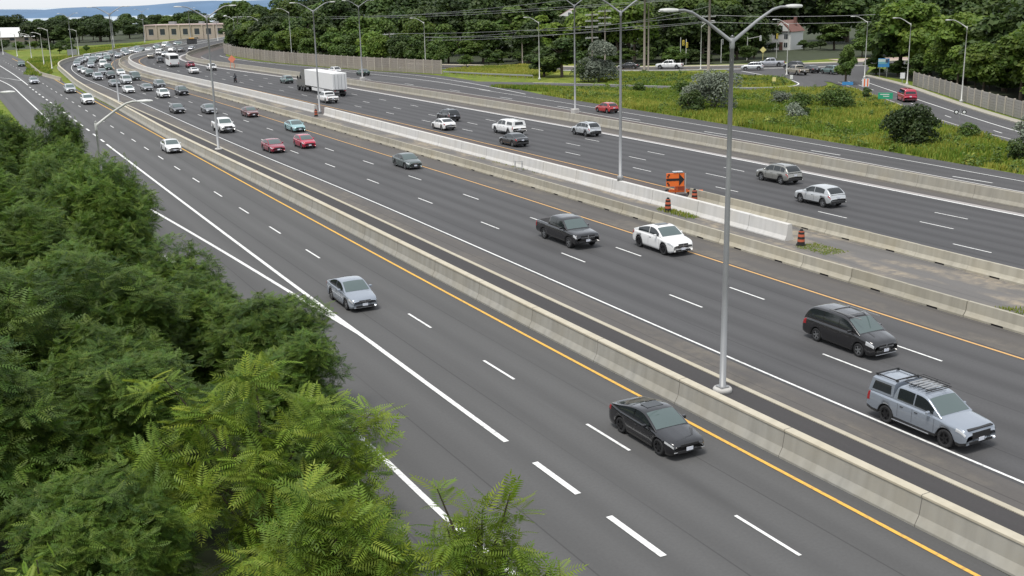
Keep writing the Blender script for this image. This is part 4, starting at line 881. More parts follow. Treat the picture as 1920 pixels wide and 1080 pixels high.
# ------------------------------------------------------------------ light poles
M['conc_base'] = M['conc_white']
def arm_pts(sx, L, rise, z0): return [(0, 0, z0), (sx * L * .45, 0, z0 + rise * .62), (sx * L * .72, 0, z0 + rise * .93), (sx * L * .86, 0, z0 + rise), (sx * L, 0, z0 + rise)]
def luminaire(sx, L, z):
    a = MB(); x = sx * (L + .3)
    V = []; F = []
    for i, (u, wy, hz) in enumerate([(-.42, .05, .05), (-.3, .12, .07), (0, .19, .09), (.28, .16, .07), (.42, .05, .04)]):
        for y, zz in ((-wy, -hz * .6), (wy, -hz * .6), (wy * .7, hz), (-wy * .7, hz)): V.append((x + sx * u, y, z + zz))
    for i in range(4):
        for j in range(4): F.append((i * 4 + j, i * 4 + (j + 1) % 4, i * 4 + 4 + (j + 1) % 4, i * 4 + 4 + j))
    F += [(0, 1, 2, 3), (19, 18, 17, 16)]
    return a.add(V, F)
PC = {}
def light_pole(x, y, h, az, label, double=True, L=2.7, rise=1.25, z0=0.0, base='round', mat='galv', group=None, r0=.14):
    root = empty('light_pole', (x, y, z0), az, label, 'light pole', group)
    key = (h, double, L, rise, base, mat, z0, r0)
    if key not in PC:
        P = [('pole', MB().tube([(0, 0, 0.05), (0, 0, h * .33), (0, 0, h * .66), (0, 0, h + .12)], [r0, r0 * .86, r0 * .7, r0 * .55], 14).mesh('pole', [M[mat]], True))]
        for sx in ((1, -1) if double else (1,)):
            P.append(('arm', MB().tube(arm_pts(sx, L, rise, h - .1), [.075, .065, .055, .05, .045], 8).mesh('arm', [M[mat]], True), luminaire(sx, L, h - .1 + rise).mesh('luminaire', [M['lamp']], True)))
        if base == 'round': P.append(('base', MB().lathe([(0.001, 0), (.40, 0), (.40, .14), (.36, .2), (.15, .21)], 24).mesh('base', [M['conc_base']], True))); P.append(('base_plate', MB().box((0, 0, .235), (.4, .4, .05)).mesh('base_plate', [M[mat]])))
        elif base == 'block': P.append(('base', MB().box((0, 0, .3), (.9, .9, .6), ch=.05).mesh('base', [M['conc_base']])))
        else: P.append(('base', MB().lathe([(0.001, 0), (.26, 0), (.26, .35), (.16, .45)], 14).mesh('base', [M[mat]], True)))
        P.append(('pole_collar', MB().lathe([(r0 * .64, h - .35), (r0 * .72, h - .3), (r0 * .72, h + .02), (.02, h + .16)], 12).mesh('pole_collar', [M[mat]], True)))
        PC[key] = P
    for p in PC[key]:
        o = ob(p[0], p[1], root)
        if len(p) > 2: ob('luminaire', p[2], o)
    return root
def nrm(s): h = heading(s) - math.pi / 2; return h
light_pole(8.7, 43.3, 14.4, nrm(82), 'tall grey double-arm light pole on round white base beside the dark shoulder strip')
light_pole(-32.8, 124.4, 14.6, nrm(174), 'tall double-arm light pole on round base with white pickup passing it')
light_pole(-66.0, 189.1, 14.6, nrm(247), 'tall double-arm light pole at the narrow shoulder beside the queue')
q = sd(124.2, 4.72); light_pole(q[0], q[1], 13.6, nrm(124), 'tall double-arm light pole rising from the white median wall', z0=1.12, base='sleeve')
q = sd(204.9, 5.3); light_pole(q[0], q[1], 14.6, nrm(204), 'tall double-arm light pole in the gap of the white median wall', base='sleeve')
light_pole(9.4, 154.7, 14.6, nrm(181), 'tall double-arm light pole on white block by the red hatchback', base='block')
light_pole(-29.3, 226.6, 14.6, nrm(262), 'tall double-arm light pole on white block beside the dark green sedan', base='block')
for x, y in ((-134.4, 348.7), (-146, 420), (-153, 478), (-141, 505)): light_pole(x, y, 12.5, R(10), 'distant double-arm light pole beyond the far bend', group='distant double-arm light poles', L=2.4)
for x, y, h, az, lb in [(-17.8, 246.2, 10.7, 200, 'single-arm light pole at the end of the tan noise wall'), (6.3, 216.8, 10.9, 200, 'single-arm light pole beside the dark bush past the guardrail'), (-56.1, 293.8, 13.0, 205, 'single-arm light pole on pinkish base midway along the noise wall'), (-85.2, 354.8, 10.6, 200, 'single-arm light pole at the far end of the noise wall'),
                        (-75.3, 344.2, 10.4, 200, 'slim single-arm light pole among trees behind the noise wall'), (66.8, 186.0, 10.0, 180, 'single-arm light pole carrying a small white sign by the ramp kerb'), (63.9, 156.1, 10.4, 180, 'single-arm light pole in front of the ramp noise wall'), (64.6, 201.5, 10.0, 180, 'single-arm light pole at the top of the ramp by the barricade'),
                        (40.2, 232, 9.0, 20, 'single-arm light pole beside the wooden utility pole on the upper street'), (53.2, 212.3, 9.5, 180, 'white single-arm pole standing on the tip of the ramp island')]:
    light_pole(x, y, h, R(az), lb, False, 2.4, 1.1, base='sleeve', mat='pole_white', r0=.10)
light_pole(-22.34, 60, 10.0, 0, 'single-arm light pole half hidden by the foreground trees', False, 2.5, 1.25, base='sleeve', mat='pole_white', r0=.10)
light_pole(-33.2, 68, 10.2, 0, 'single-arm light pole beyond the entry ramp with only its arm in view', False, 2.5, 1.1, base='sleeve', mat='pole_white')
for x, y, h in ((-118.7, 293, 10), (-128.6, 312.3, 8.5), (-145.5, 344.7, 7.5), (-160.2, 368.7, 7.2), (-139, 366, 8), (-172, 385, 8), (-181, 520, 9), (-120, 470, 9), (-108, 452, 9)):
    light_pole(x, y, h, R(180 if x < -115 else 0), 'distant slim light pole beyond the grassy wedge', False, 1.8, .6, base='sleeve', mat='pole_white', group='distant slim light poles')

# ------------------------------------------------------------------ noise walls, guardrail
M['wall_panel'] = concrete('wall_panel', (0.285, 0.255, 0.225), .2, .2); M['wall_panel2'] = concrete('wall_panel2', (0.31, 0.295, 0.275), .2, .2); M['wall_post'] = concrete('wall_post', (0.44, 0.40, 0.34), .1, .1)
def noise_wall(P, h, label, pm):
    root = empty('noise_wall', (P[0][0], P[0][1], 0), 0, label, 'wall'); P = resample(P, 3.0); ox, oy = P[0]
    pan = None
    for i in range(len(P) - 1):
        a, b = P[i], P[i + 1]; hd = math.atan2(*(b - a)[::-1]); c = (a + b) / 2; L = np.linalg.norm(b - a)
        if pan is None:
            mb = MB()
            for k in range(6): mb.box((0, 0, (k + .5) * h / 6), (L - .22, .10, h / 6 - .03), ch=.012)
            pan = mb.mesh('panel', [pm]); post = MB().box((0, 0, (h + .1) / 2), (.2, .24, h + .1), ch=.02).mesh('post', [M['wall_post']])
        ob('panel', pan, root, (c[0] - ox, c[1] - oy, 0), hd); ob('post', post, root, (a[0] - ox, a[1] - oy, 0), hd)
    ob('post', post, root, (P[-1][0] - ox, P[-1][1] - oy, 0), hd)
noise_wall(catmull([(-14.0, 240), (-33.5, 261.5), (-55.7, 292), (-68.7, 313.4), (-84, 344), (-92, 366)], 12), 2.9, 'brownish noise wall of posts and board panels behind the service road', M['wall_panel'])
noise_wall(catmull([(67.9, 186), (66.4, 170), (64.6, 154), (63.4, 140), (62.4, 126), (61.9, 100), (61.5, 75)], 12), 2.15, 'grey brown noise wall of posts and panels along the right ramp', M['wall_panel2'])
def guardrail(P, label):
    root = empty('guardrail', (P[0][0], P[0][1], 0), 0, label, 'guardrail'); Q = np.asarray(P, float) - np.array(P[0]); Q = resample(Q, 2.0)
    sweep('rail', Q, [(0, .5), (.05, .55), (0, .62), (.05, .7), (0, .78), (-.03, .78), (.02, .7), (-.03, .62), (.02, .55), (-.03, .5)], M['galv'], root)
    pm = MB().box((0, .08, .38), (.12, .12, .76)).mesh('post', [M['wood']])
    for p in Q: ob('post', pm, root, (p[0], p[1], 0))
guardrail([(-13.5, 238.0), (-4, 228), (5.5, 219.5)], 'steel guardrail between the end of the noise wall and the dark bush')

# ------------------------------------------------------------------ work-zone gear
M['orange'] = plain('orange', (0.78, 0.155, 0.02), 0.5); M['drum_black'] = plain('drum_black', (0.015, 0.015, 0.015), .6); M['drum_orange'] = plain('drum_orange', (0.48, 0.11, 0.05), .6)
dr = MB(); dr.lathe([(0.001, 0), (.34, 0), (.34, .1), (.29, .11)], 18, mi=0)
hs_ = [.11, .28, .45, .62, .79, .95, 1.02]; rr = [.27, .26, .25, .235, .22, .205, .19]
for i in range(6): dr.lathe([(rr[i], hs_[i]), (rr[i + 1], hs_[i + 1])], 18, mi=i % 2 + (0))
dr.lathe([(.19, 1.02), (0.001, 1.05)], 18, mi=0); dr.box((0, 0, 1.09), (.2, .05, .1), 0)
dm = dr.mesh('drum', [M['drum_black'], M['drum_orange']], False)
for (x, y), lb in (((12.0, 82.3), 'black and orange striped drum against the foot of the white median wall'), ((18.9, 69.9), 'black and orange striped drum at the end of the white median wall'), ((14.6, 85.8), 'black and orange striped drum beside the arrow board trailer'), ((-27.4, 158.4), 'black and orange striped drum at the pole gap in the median wall')):
    o_ = tag(ob('construction_drum', dm, None, (x, y, .014)), lb, 'traffic drum'); o_.scale = (.92, .92, .95)
def arrow_board():
    root = empty('arrow_board_trailer', (13.45, 88.4, .016), R(4), 'orange arrow board trailer with black arrow behind the white median wall', 'arrow board'); root.scale = (.9, .9, .9)
    # local: board spans x, faces -y
    bd = MB().box((0, 0, 1.55), (1.65, .08, 1.2), ch=.02).ob('board', M['orange'], root)
    MB().prism([(-.825, 1.46), (.34, 1.46), (.34, 1.0), (.82, 1.56), (.34, 2.1), (.34, 1.68), (-.825, 1.68)], -.062, -.045).ob('arrow', M['black'], bd)
    for px, pz in ((-.58, 2.02), (-.68, 1.86), (-.58, 1.1), (-.68, 1.26)): MB().lathe([(0.001, -.07), (.08, -.07), (.08, -.04)], 12, (px, 0, pz), 'y').ob('lamp', M['black'], bd)
    MB().box((.25, .2, 2.25), (.9, .6, .04)).ob('solar_panel', plain('panel_pale', (.45, .48, .5), .25), root)
    MB().tube([(.95, .1, .3), (.95, .1, 2.1)], .05, 8).ob('mast', M['pole_white'], root)
    MB().tube([(.2, .12, .4), (.2, .12, 2.25)], .05, 8).ob('mast', M['orange'], root)
    MB().box((.5, .3, .42), (1.9, .12, .12)).box((.5, 1.1, .42), (1.9, .12, .12)).box((-.4, .7, .42), (.12, .9, .12)).box((1.4, .7, .42), (.12, .9, .12)).tube([(1.4, .7, .42), (2.6, .2, .45)], .06, 8).ob('chassis', M['orange'], root)
    MB().box((.6, .7, .68), (.9, .6, .4), ch=.03).ob('battery_box', M['drum_orange'], root)
    for sx in (-.55, 1.55): MB().lathe([(.15, -.08), (.28, -.08), (.3, 0), (.28, .08), (.15, .08), (.15, -.08)], 16, (sx, .7, .3), 'y').ob('wheel', M['rubber'], root)
    for sx, sy in ((-.4, .3), (1.4, .3), (.3, 1.2)): MB().box((sx, sy, .2), (.08, .08, .4)).ob('outrigger', M['drum_orange'], root)
arrow_board()
sb = MB()
for sx in (-.35, .35): sb.tube([(sx, -.3, 0), (sx, 0, .95)], .025, 6).tube([(sx, .3, 0), (sx, 0, .95)], .025, 6)
sb.tube([(-.45, 0, .9), (.45, 0, .9)], .03, 6).tube([(-.4, -.2, .35), (.4, -.2, .35)], .02, 6)
tag(sb.ob('sign_stand', M['galv'], None, (0.9, 104.0, .014), R(-20)), 'small folded metal trestle against the white median wall', 'stand')

# ------------------------------------------------------------------ signs and signals
M['sign_green'] = plain('sign_green', (0.02, 0.32, 0.17), .5); M['sign_blue'] = plain('sign_blue', (0.05, 0.25, 0.55), .5); M['sign_white'] = plain('sign_white', (.7, .71, .7), .5); M['sign_yellow'] = plain('sign_yellow', (.7, .62, .25), .5)
def sign(name, x, y, az, w_, h_, zb, mat, label, posts=1, extra=None, pm='galv', backing=None):
    root = empty(name, (x, y, 0), az, label, 'sign')
    pn = MB().box((0, 0, zb + h_ / 2), (w_, .05, h_), ch=.012).ob('panel', M[mat], root)
    for i in range(posts): px = 0 if posts == 1 else (-.32 + .64 * i / (posts - 1)) * w_; MB().box((px, .07, (zb + h_ * .9) / 2), (.09, .08, zb + h_ * .9)).ob('post', M[pm], root)
    if extra: extra(pn, zb)
    return root
def green_x(pn, zb):
    MB().box((-.1, -.032, zb + .62), (1.2, .012, .1)).ob('legend', M['sign_white'], pn); MB().box((.1, -.032, zb + .36), (.8, .012, .1)).ob('legend', M['sign_white'], pn)
sign('direction_sign', 52.3, 153.6, R(-20), 1.95, .85, 1.05, 'sign_green', 'green direction sign on one post beside the dark red van', 1, green_x)
def blue_x(pn, zb):
    MB().box((-.15, -.032, zb + 1.2), (1.6, .012, .5)).ob('print_band', plain('sky_print', (.5, .62, .62), .5), pn); MB().box((.55, -.04, zb + 1.1), (.5, .012, .6)).ob('print_figure', plain('dark_print', (.05, .08, .14), .5), pn)
    MB().box((-.2, -.034, zb + .75), (1.5, .012, .4)).ob('print_band', plain('teal_print', (.15, .38, .45), .5), pn)
sign('billboard', 68.6, 203.5, R(-14), 1.95, 1.55, 1.85, 'sign_blue', 'blue and pale pictorial signboard in front of the dark wood', 2, blue_x)
sign('name_sign', 54.7, 178.9, R(-14), 1.7, .5, .9, 'sign_blue', 'low pale blue sign at the foot of a small tree by the ramp', 2)
sign('speed_sign', 66.2, 186.6, R(-16), .75, .95, 1.1, 'sign_white', 'small white rectangular sign near the kerb before the ramp noise wall', 1)
sign('warning_sign', 58.8, 182.6, R(-14), 1.15, 1.3, .25, 'sign_white', 'white and orange barricade board at the top of the ramp', 2, lambda pn, zb: [MB().box((-.2 + .5 * i, -.032, zb + .65), (.2, .012, 1.2)).ob('stripe', M['orange'], pn) for i in range(2)])
sign('small_sign', 46.6, 194.5, R(-10), .6, .7, .5, 'sign_yellow', 'small pale yellow sign standing in the ramp island grass', 1); sign('small_sign', 51.0, 200.0, R(-10), .5, .7, .4, 'sign_white', 'small white marker sign on the ramp loop asphalt', 1)
root = empty('warning_sign', (59.8, 261.5, 0), R(-10), 'pale yellow diamond warning sign on a post by the wood', 'sign')
MB().prism([(0, 1.6), (.75, 2.35), (0, 3.1), (-.75, 2.35)], -.02, .02).ob('panel', M['sign_yellow'], root); MB().box((0, .06, 1.2), (.09, .08, 2.4)).ob('post', M['sign_yellow'], root)
root = empty('construction_sign', (-68.2, 278.9, 0), R(15), 'orange diamond construction sign on legs by the tan barrier', 'sign')
MB().prism([(0, 1.3), (.95, 2.25), (0, 3.2), (-.95, 2.25)], -.02, .02).ob('panel', plain('faded_orange', (.75, .24, .14), .6), root)
for sx in (-.5, .5): MB().tube([(sx, .05, 0), (sx * .7, .05, 2.0)], .05, 6).ob('leg', M['orange'], root)
def vms():
    root = empty('message_sign', (-117.0, 420, 0), R(12), 'dark roadside message sign panel with amber beacon on the far bend', 'sign')
    MB().box((0, 0, 1.9), (3.6, .3, 1.9), ch=.04).ob('panel', M['trim'], root); MB().box((0, -.17, 3.1), (2.0, .3, .45), ch=.06).ob('beacon', plain('amber', (.6, .33, .08), .5), root)
    for sx in (-1.1, 1.1): MB().box((sx, .1, .5), (.16, .16, 1.0)).ob('post', M['galv'], root)
    for i in range(4): MB().box((0, -.16, 1.3 + .36 * i), (3.3, .02, .05)).ob('slat', M['galv'], root)
vms()
sign('road_sign', -139.5, 362, R(10), 3.1, 1.9, .4, 'galv', 'grey back of a wide roadside sign standing in the grassy wedge', 2)
def beacon():
    root = empty('warning_beacon', (52.1, 127.3, 0), R(-20), 'post with a pair of black-backed round warning lights in the weeds', 'signal')
    MB().tube([(0, 0, 0), (0, 0, 2.3)], .05, 8).ob('post', M['galv'], root); MB().box((0, 0, 1.95), (1.0, .08, .08)).ob('crossbar', M['galv'], root)
    for sx in (-.42, .42):
        l_ = MB().lathe([(0.001, -.1), (.26, -.1), (.26, .1), (0.001, .12)], 16, (sx, 0, 1.95), 'y').ob('light_head', M['black'], root); MB().lathe([(0.001, -.13), (.15, -.12), (.16, -.1)], 12, (sx, 0, 1.95), 'y').ob('lens', M['sign_white'], l_)
beacon()
M['signal_yellow'] = plain('signal_yellow', (.62, .48, .06), .5)
def traffic_light(x, y, h, heads, label, arm=None, az=0.0):
    root = empty('traffic_light', (x, y, 0), az, label, 'traffic light'); MB().tube([(0, 0, 0), (0, 0, h)], [.11, .08], 8).ob('pole', M['pole_white'], root)
    if arm: MB().tube([(0, 0, h - .5), (arm, 0, h)], .06, 8).ob('arm', M['pole_white'], root)
    for hx, hz, mt in heads:
        hd = MB().box((hx, -.14, hz), (.42, .2, 1.15), ch=.03).ob('signal_head', M[mt], root)
        for k in range(3): MB().lathe([(0.001, -.26), (.11, -.26), (.12, -.24)], 10, (hx, 0, hz + .36 - .36 * k), 'y').ob('lens', M['black'], hd)
traffic_light(40.4, 252.4, 5.6, [(.15, 4.3, 'signal_yellow')], 'yellow traffic light on a post near the wooden utility pole'); traffic_light(39.2, 252.8, 6.0, [(.6, 4.8, 'signal_yellow')], 'second yellow traffic light close to its twin before the wood')
traffic_light(56.2, 262, 5.4, [(3.0, 5.0, 'sign_white')], 'traffic light with white backboard hanging from a short arm', 2.8); traffic_light(64.5, 268, 5.6, [(0, 5.1, 'signal_yellow')], 'yellow traffic light in front of the white gabled house'); traffic_light(48.8, 255, 5.2, [(.2, 4.7, 'galv')], 'grey traffic light beyond the single-arm street lamp')

# ------------------------------------------------------------------ utility poles and wires
def utility_pole(x, y, h, arms, label, r=.2, group=None):
    root = empty('utility_pole', (x, y, 0), R(25), label, 'utility pole', group); MB().tube([(0, 0, 0), (0, 0, h * .5), (0, 0, h)], [r, r * .85, r * .7], 10).ob('pole', M['wood'], root, smooth=True)
    for z in arms:
        a = MB().box((0, .16, z), (3.2, .16, .24)).ob('crossarm', M['pole_white'], root)
        for sx in (-1.15, -.5, .5, 1.15): MB().lathe([(.04, 0), (.07, .06), (.04, .12), (.07, .18), (.03, .24)], 8, (sx, .12, z + .07)).ob('insulator', M['galv'], a)
utility_pole(41.0, 227.5, 18.5, [14.7, 11.0, 9.8], 'tall wooden utility pole with three crossarms above the silvery bush', .3)
utility_pole(28.5, 231.9, 18.0, [], 'tall bare wooden utility pole beside the white pickup', .26); utility_pole(29.2, 230.9, 14.0, [], 'shorter leaning wooden pole against a taller bare pole', .17)
utility_pole(18.8, 246, 12.2, [11.5, 10.2, 8.9, 6.6], 'wooden utility pole with four crossarms behind the silvery tree', .17); utility_pole(21.6, 246, 12.6, [12.2, 10.8, 9.6], 'wooden utility pole with three crossarms next to a four-armed one', .17)
utility_pole(3.8, 268.4, 8.0, [], 'short bare utility pole at the edge of the yellow meadow', .16); utility_pole(-28.6, 276.6, 8.0, [7.4], 'short utility pole with one crossarm behind the noise wall', .16); utility_pole(-88, 372, 12, [11], 'utility pole with one crossarm among trees behind the wall end', .18)
def wire(a, b, sag, label, r=.035):
    a, b = Vector(a), Vector(b); pts = []
    for i in range(25):
        t_ = i / 24; p = a.lerp(b, t_); p.z -= sag * 4 * t_ * (1 - t_); pts.append(p)
    MBw = MB().tube(pts, r, 5); tag(MBw.ob('overhead_wire', M['galv']), label, 'wire', 'overhead wires sagging in front of the wood')
wl = 'thin overhead wire sagging in front of the wood'
for a, b, sg in [((40, 228, 14.9), (-88, 372, 11.2), 1.5), ((42, 227, 14.9), (-87, 371, 11.2), 2.0), ((40, 228, 11.2), (-28.6, 276.6, 7.6), 1.0), ((42, 227, 10.0), (-28.6, 276.6, 7.0), 1.3), ((40, 228, 10.0), (3.8, 268.4, 7.8), .5), ((-28.6, 276.6, 7.5), (-88, 372, 9.0), 1.4), ((28.5, 231.9, 16.5), (-88, 372, 10.5), 2.2),
                ((28.5, 231.9, 9.5), (-28.6, 276.6, 6.2), 1.2), ((3.8, 268.4, 7.5), (-28.6, 276.6, 6.8), .6), ((40, 228, 14.9), (110, 215, 17), 1.5), ((42, 227, 11.2), (110, 214, 13.5), 1.5), ((41, 227, 9.9), (110, 216, 12.0), 1.5), ((41, 227.5, 17), (21.6, 246, 12.4), .4), ((41, 227.5, 13), (18.8, 246, 9.0), .5)]:
    wire(a, b, sg, wl)
# ------------------------------------------------------------------ vegetation
M['leaf_dark'] = leafmat('leaf_dark', (0.019, 0.040, 0.011), (0.088, 0.135, 0.029), .28, vary=.38)
M['leaf_mid'] = leafmat('leaf_mid', (0.034, 0.068, 0.013), (0.12, 0.185, 0.033), .3, vary=.3)
M['leaf_lite'] = leafmat('leaf_lite', (0.065, 0.12, 0.018), (0.20, 0.28, 0.045), .4, vary=.3)
M['leaf_silver'] = leafmat('leaf_silver', (0.11, 0.14, 0.10), (0.26, 0.29, 0.22), .25)
M['leaf_fg'] = leafmat('leaf_fg', (0.030, 0.068, 0.010), (0.135, 0.215, 0.026), .32, vary=.15)
M['leaf_fg2'] = leafmat('leaf_fg2', (0.058, 0.12, 0.013), (0.27, 0.36, 0.04), .38, vary=.10)
M['weeds'] = leafmat('weeds', (0.13, 0.215, 0.022), (0.42, 0.41, 0.075), .35, vary=0, hue=.03)
def unit(v): return v / np.maximum(np.linalg.norm(v, axis=-1, keepdims=True), 1e-9)
def lobes(rg, n, R_, H, base, shape=1.0):
    """blob centres and radii filling a crown"""
    c = []; r = []
    for i in range(n):
        for _ in range(50):
            u = rg.uniform(-1, 1, 3)
            if np.dot(u, u) < 1: break
        z = base + (H - base) * (.5 + .42 * u[2]); k = 1 - .45 * max(0, u[2]) ** 1.5
        c.append((u[0] * R_ * .72 * k, u[1] * R_ * .72 * k, z)); r.append(R_ * rg.uniform(.26, .48) * shape)
    return np.array(c), np.array(r)
def crown_cards(rg, n, R_, H, base, size, nl=16, mats=None, name='crown', shape=1.0):
    C, r = lobes(rg, nl, R_, H, base, shape); w_ = r ** 2 / (r ** 2).sum(); idx = rg.choice(nl, n, p=w_)
    d = unit(rg.normal(size=(n, 3))); d[:, 2] = np.where(d[:, 2] < -.35, -d[:, 2], d[:, 2])
    rad = r[idx] * (.55 + .5 * rg.random(n) ** .6); P = C[idx] + d * rad[:, None] * np.array([1, 1, .8])
    nrm_ = unit(d * .8 + rg.normal(size=(n, 3)) * .55 + np.array([0, 0, .5])); a = unit(np.cross(nrm_, rg.normal(size=(n, 3)))); b = np.cross(nrm_, a)
    s = size * rg.uniform(.6, 1.25, n)[:, None]; q = np.stack([P - a * s, P + b * s * .62, P + a * s, P - b * s * .62], 1).reshape(-1, 3)
    lob = rg.random(nl); col = np.clip(np.c_[.55 * rg.random(n) + .45 * lob[idx], .6 * rg.random(n) + .4 * rg.random(nl)[idx], rg.random(n)], 0, 1)
    return quads(name, q, mats, col=col)
def trunk_mesh(rg, h, r, nb, R_, mat='bark', lean=.0):
    m_ = MB(); pts = [(0, 0, -.1), (rg.uniform(-.1, .1), rg.uniform(-.1, .1), h * .35), (rg.uniform(-.25, .25), rg.uniform(-.25, .25), h * .7), (rg.uniform(-.3, .3), rg.uniform(-.3, .3), h * .9)]
    m_.tube(pts, [r, r * .75, r * .45, r * .15], 8)
    for i in range(nb):
        z = h * rg.uniform(.35, .7); a = rg.uniform(0, 6.28); L = R_ * rg.uniform(.5, .8)
        m_.tube([(0, 0, z), (math.cos(a) * L * .5, math.sin(a) * L * .5, z + L * .45), (math.cos(a) * L, math.sin(a) * L, z + L * .75)], [r * .4, r * .25, r * .07], 6)
    return m_.mesh('trunk', [M[mat]], True)
PROTO = []
for i in range(7):
    rg = np.random.default_rng(100 + i); R_ = (.42, .36, .46, .40, .34, .5, .44)[i]
    # unit tree, height 1 -> scaled to metres when placed (built at 10 m)
    PROTO.append((trunk_mesh(rg, 8.5, .24, 5, R_ * 10), [crown_cards(rg, 5200, R_ * 10, 10, (1.2, .8, 2.0, 1.0, .6, 1.5, .8)[i], .34, (22, 18, 26, 20, 16, 26, 22)[i], [M[k]]) for k in ('leaf_dark', 'leaf_mid', 'leaf_lite')]))
def tree(x, y, h, tone, label, group=None, wide=1.0, name='tree', z=0.0, k=None):
    k = random.randrange(len(PROTO)) if k is None else k; tm, cm = PROTO[k]
    root = empty(name, (x, y, z - .05), random.uniform(0, 6.28), label, 'tree', group); s = h / 10; root.scale = (s * wide, s * wide, s)
    ob('trunk', tm, root); ob('crown', cm[tone], root); return root
def along(pts, n, jit):
    P = resample(np.array(pts, float), .5); out = []
    for i in range(n):
        p = P[int((i + .5) / n * (len(P) - 1))]; out.append((p[0] + random.uniform(-jit, jit), p[1] + random.uniform(-jit, jit)))
    return out
LB = ('dark leafy tree in the wood behind the noise wall', 'mid green bushy tree in the wood behind the noise wall', 'light green bushy tree in the wood behind the noise wall')
def belt(pts, n, jit, h0, h1, tones, labels, wide=1.1):
    for x, y in along(pts, n, jit):
        if (abs(x / y - .2493) < .026 and y < 318) or (abs(x / y - .0575) < .004 and 285 < y < 470): continue
        t_ = random.choice(tones); tree(x, y, random.uniform(h0, h1), t_, labels[t_], labels[t_].replace(' tree ', ' trees ', 1), random.uniform(.95, 1.25) * wide)
belt([(-88, 364), (-66, 322), (-46, 290), (-22, 264), (-12, 254)], 20, 2.0, 6.5, 9.5, [1, 2, 1, 0], LB)
belt([(-96, 388), (-66, 340), (-36, 300), (-10, 276), (8, 272)], 16, 3.0, 10, 13.5, [0, 1, 1, 0, 2], LB)
belt([(-98, 420), (-70, 372), (-30, 325), (6, 292)], 14, 4.0, 13, 17, [0, 0, 1], LB)
belt([(-92, 470), (-56, 420), (-20, 370), (10, 330)], 13, 5.0, 16.5, 19.5, [0, 0, 0], LB, 1.25)
LB2 = ('dark tall tree in the wood above the upper street', 'mid green tree in the wood above the upper street', 'light green tree in the wood above the upper street')
belt([(8, 284), (30, 264), (52, 268), (66, 276)], 12, 2.5, 11, 15, [0, 0, 1, 2], LB2)
belt([(26, 300), (50, 288), (68, 300), (88, 318)], 12, 4.0, 16, 19, [0, 0, 0, 1], LB2, 1.2)
belt([(36, 335), (70, 330), (110, 345)], 9, 5.0, 19, 23, [0, 0], LB2, 1.3)
belt([(84, 268), (100, 275), (122, 284)], 6, 3.0, 12, 18, [0, 0, 1], LB2, 1.1)
LB3 = ('dark tall tree in the wood beside the right ramp', 'mid green tree in the wood beside the right ramp', 'light green tree in the wood beside the right ramp')
belt([(72, 214), (76, 198), (78, 180), (80, 160), (82, 140), (84, 118)], 15, 2.0, 11, 15, [0, 1, 2, 0], LB3)
belt([(84, 225), (92, 200), (96, 170), (100, 140), (104, 110)], 12, 3.5, 15, 18.5, [0, 0, 0], LB3, 1.25)
belt([(104, 250), (112, 210), (118, 170), (124, 130)], 10, 4.0, 18, 21, [0, 0], LB3, 1.3)
for x, y, h, w_ in ((71.6, 177, 7.5, 1.1), (70.3, 164, 8.5, 1.2), (70.8, 153, 10.0, 1.25), (69.4, 143, 8.5, 1.2), (67.6, 131, 6.8, 1.2), (68.0, 120, 7.0, 1.1), (74, 188, 8.0, 1.1), (75, 158, 11.0, 1.1), (74, 136, 9.0, 1.1)): tree(x, y, h, 2, 'bright green round tree just behind the right ramp noise wall', 'bright green trees just behind the right ramp noise wall', w_)
tree(11.0, 223.5, 8.5, 0, 'broad dark tree at the end of the steel guardrail', None, 1.7, k=4); tree(7.5, 226, 7, 0, 'smaller dark tree leaning into a broad one past the guardrail', None, 1.6, k=1)
tree(57.5, 189.5, 7.0, 1, 'slim mid green tree beside the low pale blue sign', None, .8, k=4); tree(59.0, 194, 6.0, 0, 'dark small tree behind the slim one by the ramp top', None, .8)
# undergrowth at the foot of the woods
UB = 'low dense bush in the undergrowth of the wood'
def under(pts, n, jit, h0=2.6, h1=4.6):
    for x, y in along(pts, n, jit):
        if abs(x / y - .2493) < .022 and y < 312: continue
        tree(x, y, random.uniform(h0, h1), random.choice([0, 0, 1]), UB, 'low dense bushes in the undergrowth of the wood', random.uniform(1.5, 2.1), 'bush')
under([(-10, 262), (4, 272), (16, 268), (28, 256), (46, 254), (62, 258)], 18, 1.2); under([(-4, 282), (20, 276), (44, 268), (66, 272)], 14, 2.0, 3.5, 6); under([(82, 262), (100, 266), (120, 274)], 8, 1.5, 3, 5)
under([(70, 212), (73, 198), (75, 182), (76, 165), (77, 145), (79, 120)], 18, 1.0); under([(80, 218), (86, 190), (90, 160), (94, 125)], 12, 2.0, 4, 7); under([(30, 300), (60, 292), (100, 300)], 9, 3, 5, 8)
under([(-84, 372), (-60, 330), (-30, 290), (-6, 270)], 16, 2.0, 3.5, 6)
belt([(0, 500), (24, 500), (50, 490)], 7, 3, 15, 18, [0, 0, 1], LB2, 1.3); belt([(-60, 560), (0, 560), (60, 540), (120, 480)], 12, 8, 16, 20, [0, 0, 1], LB2, 1.6)
for x, y in ((71, 299), (79.5, 300), (82, 301), (85, 304), (68, 300), (66, 296)): tree(x, y, random.uniform(1.8, 2.6), 0, 'low dark hedge bush around the white gabled house', 'low dark hedge bushes around the white gabled house', 1.8, 'bush')
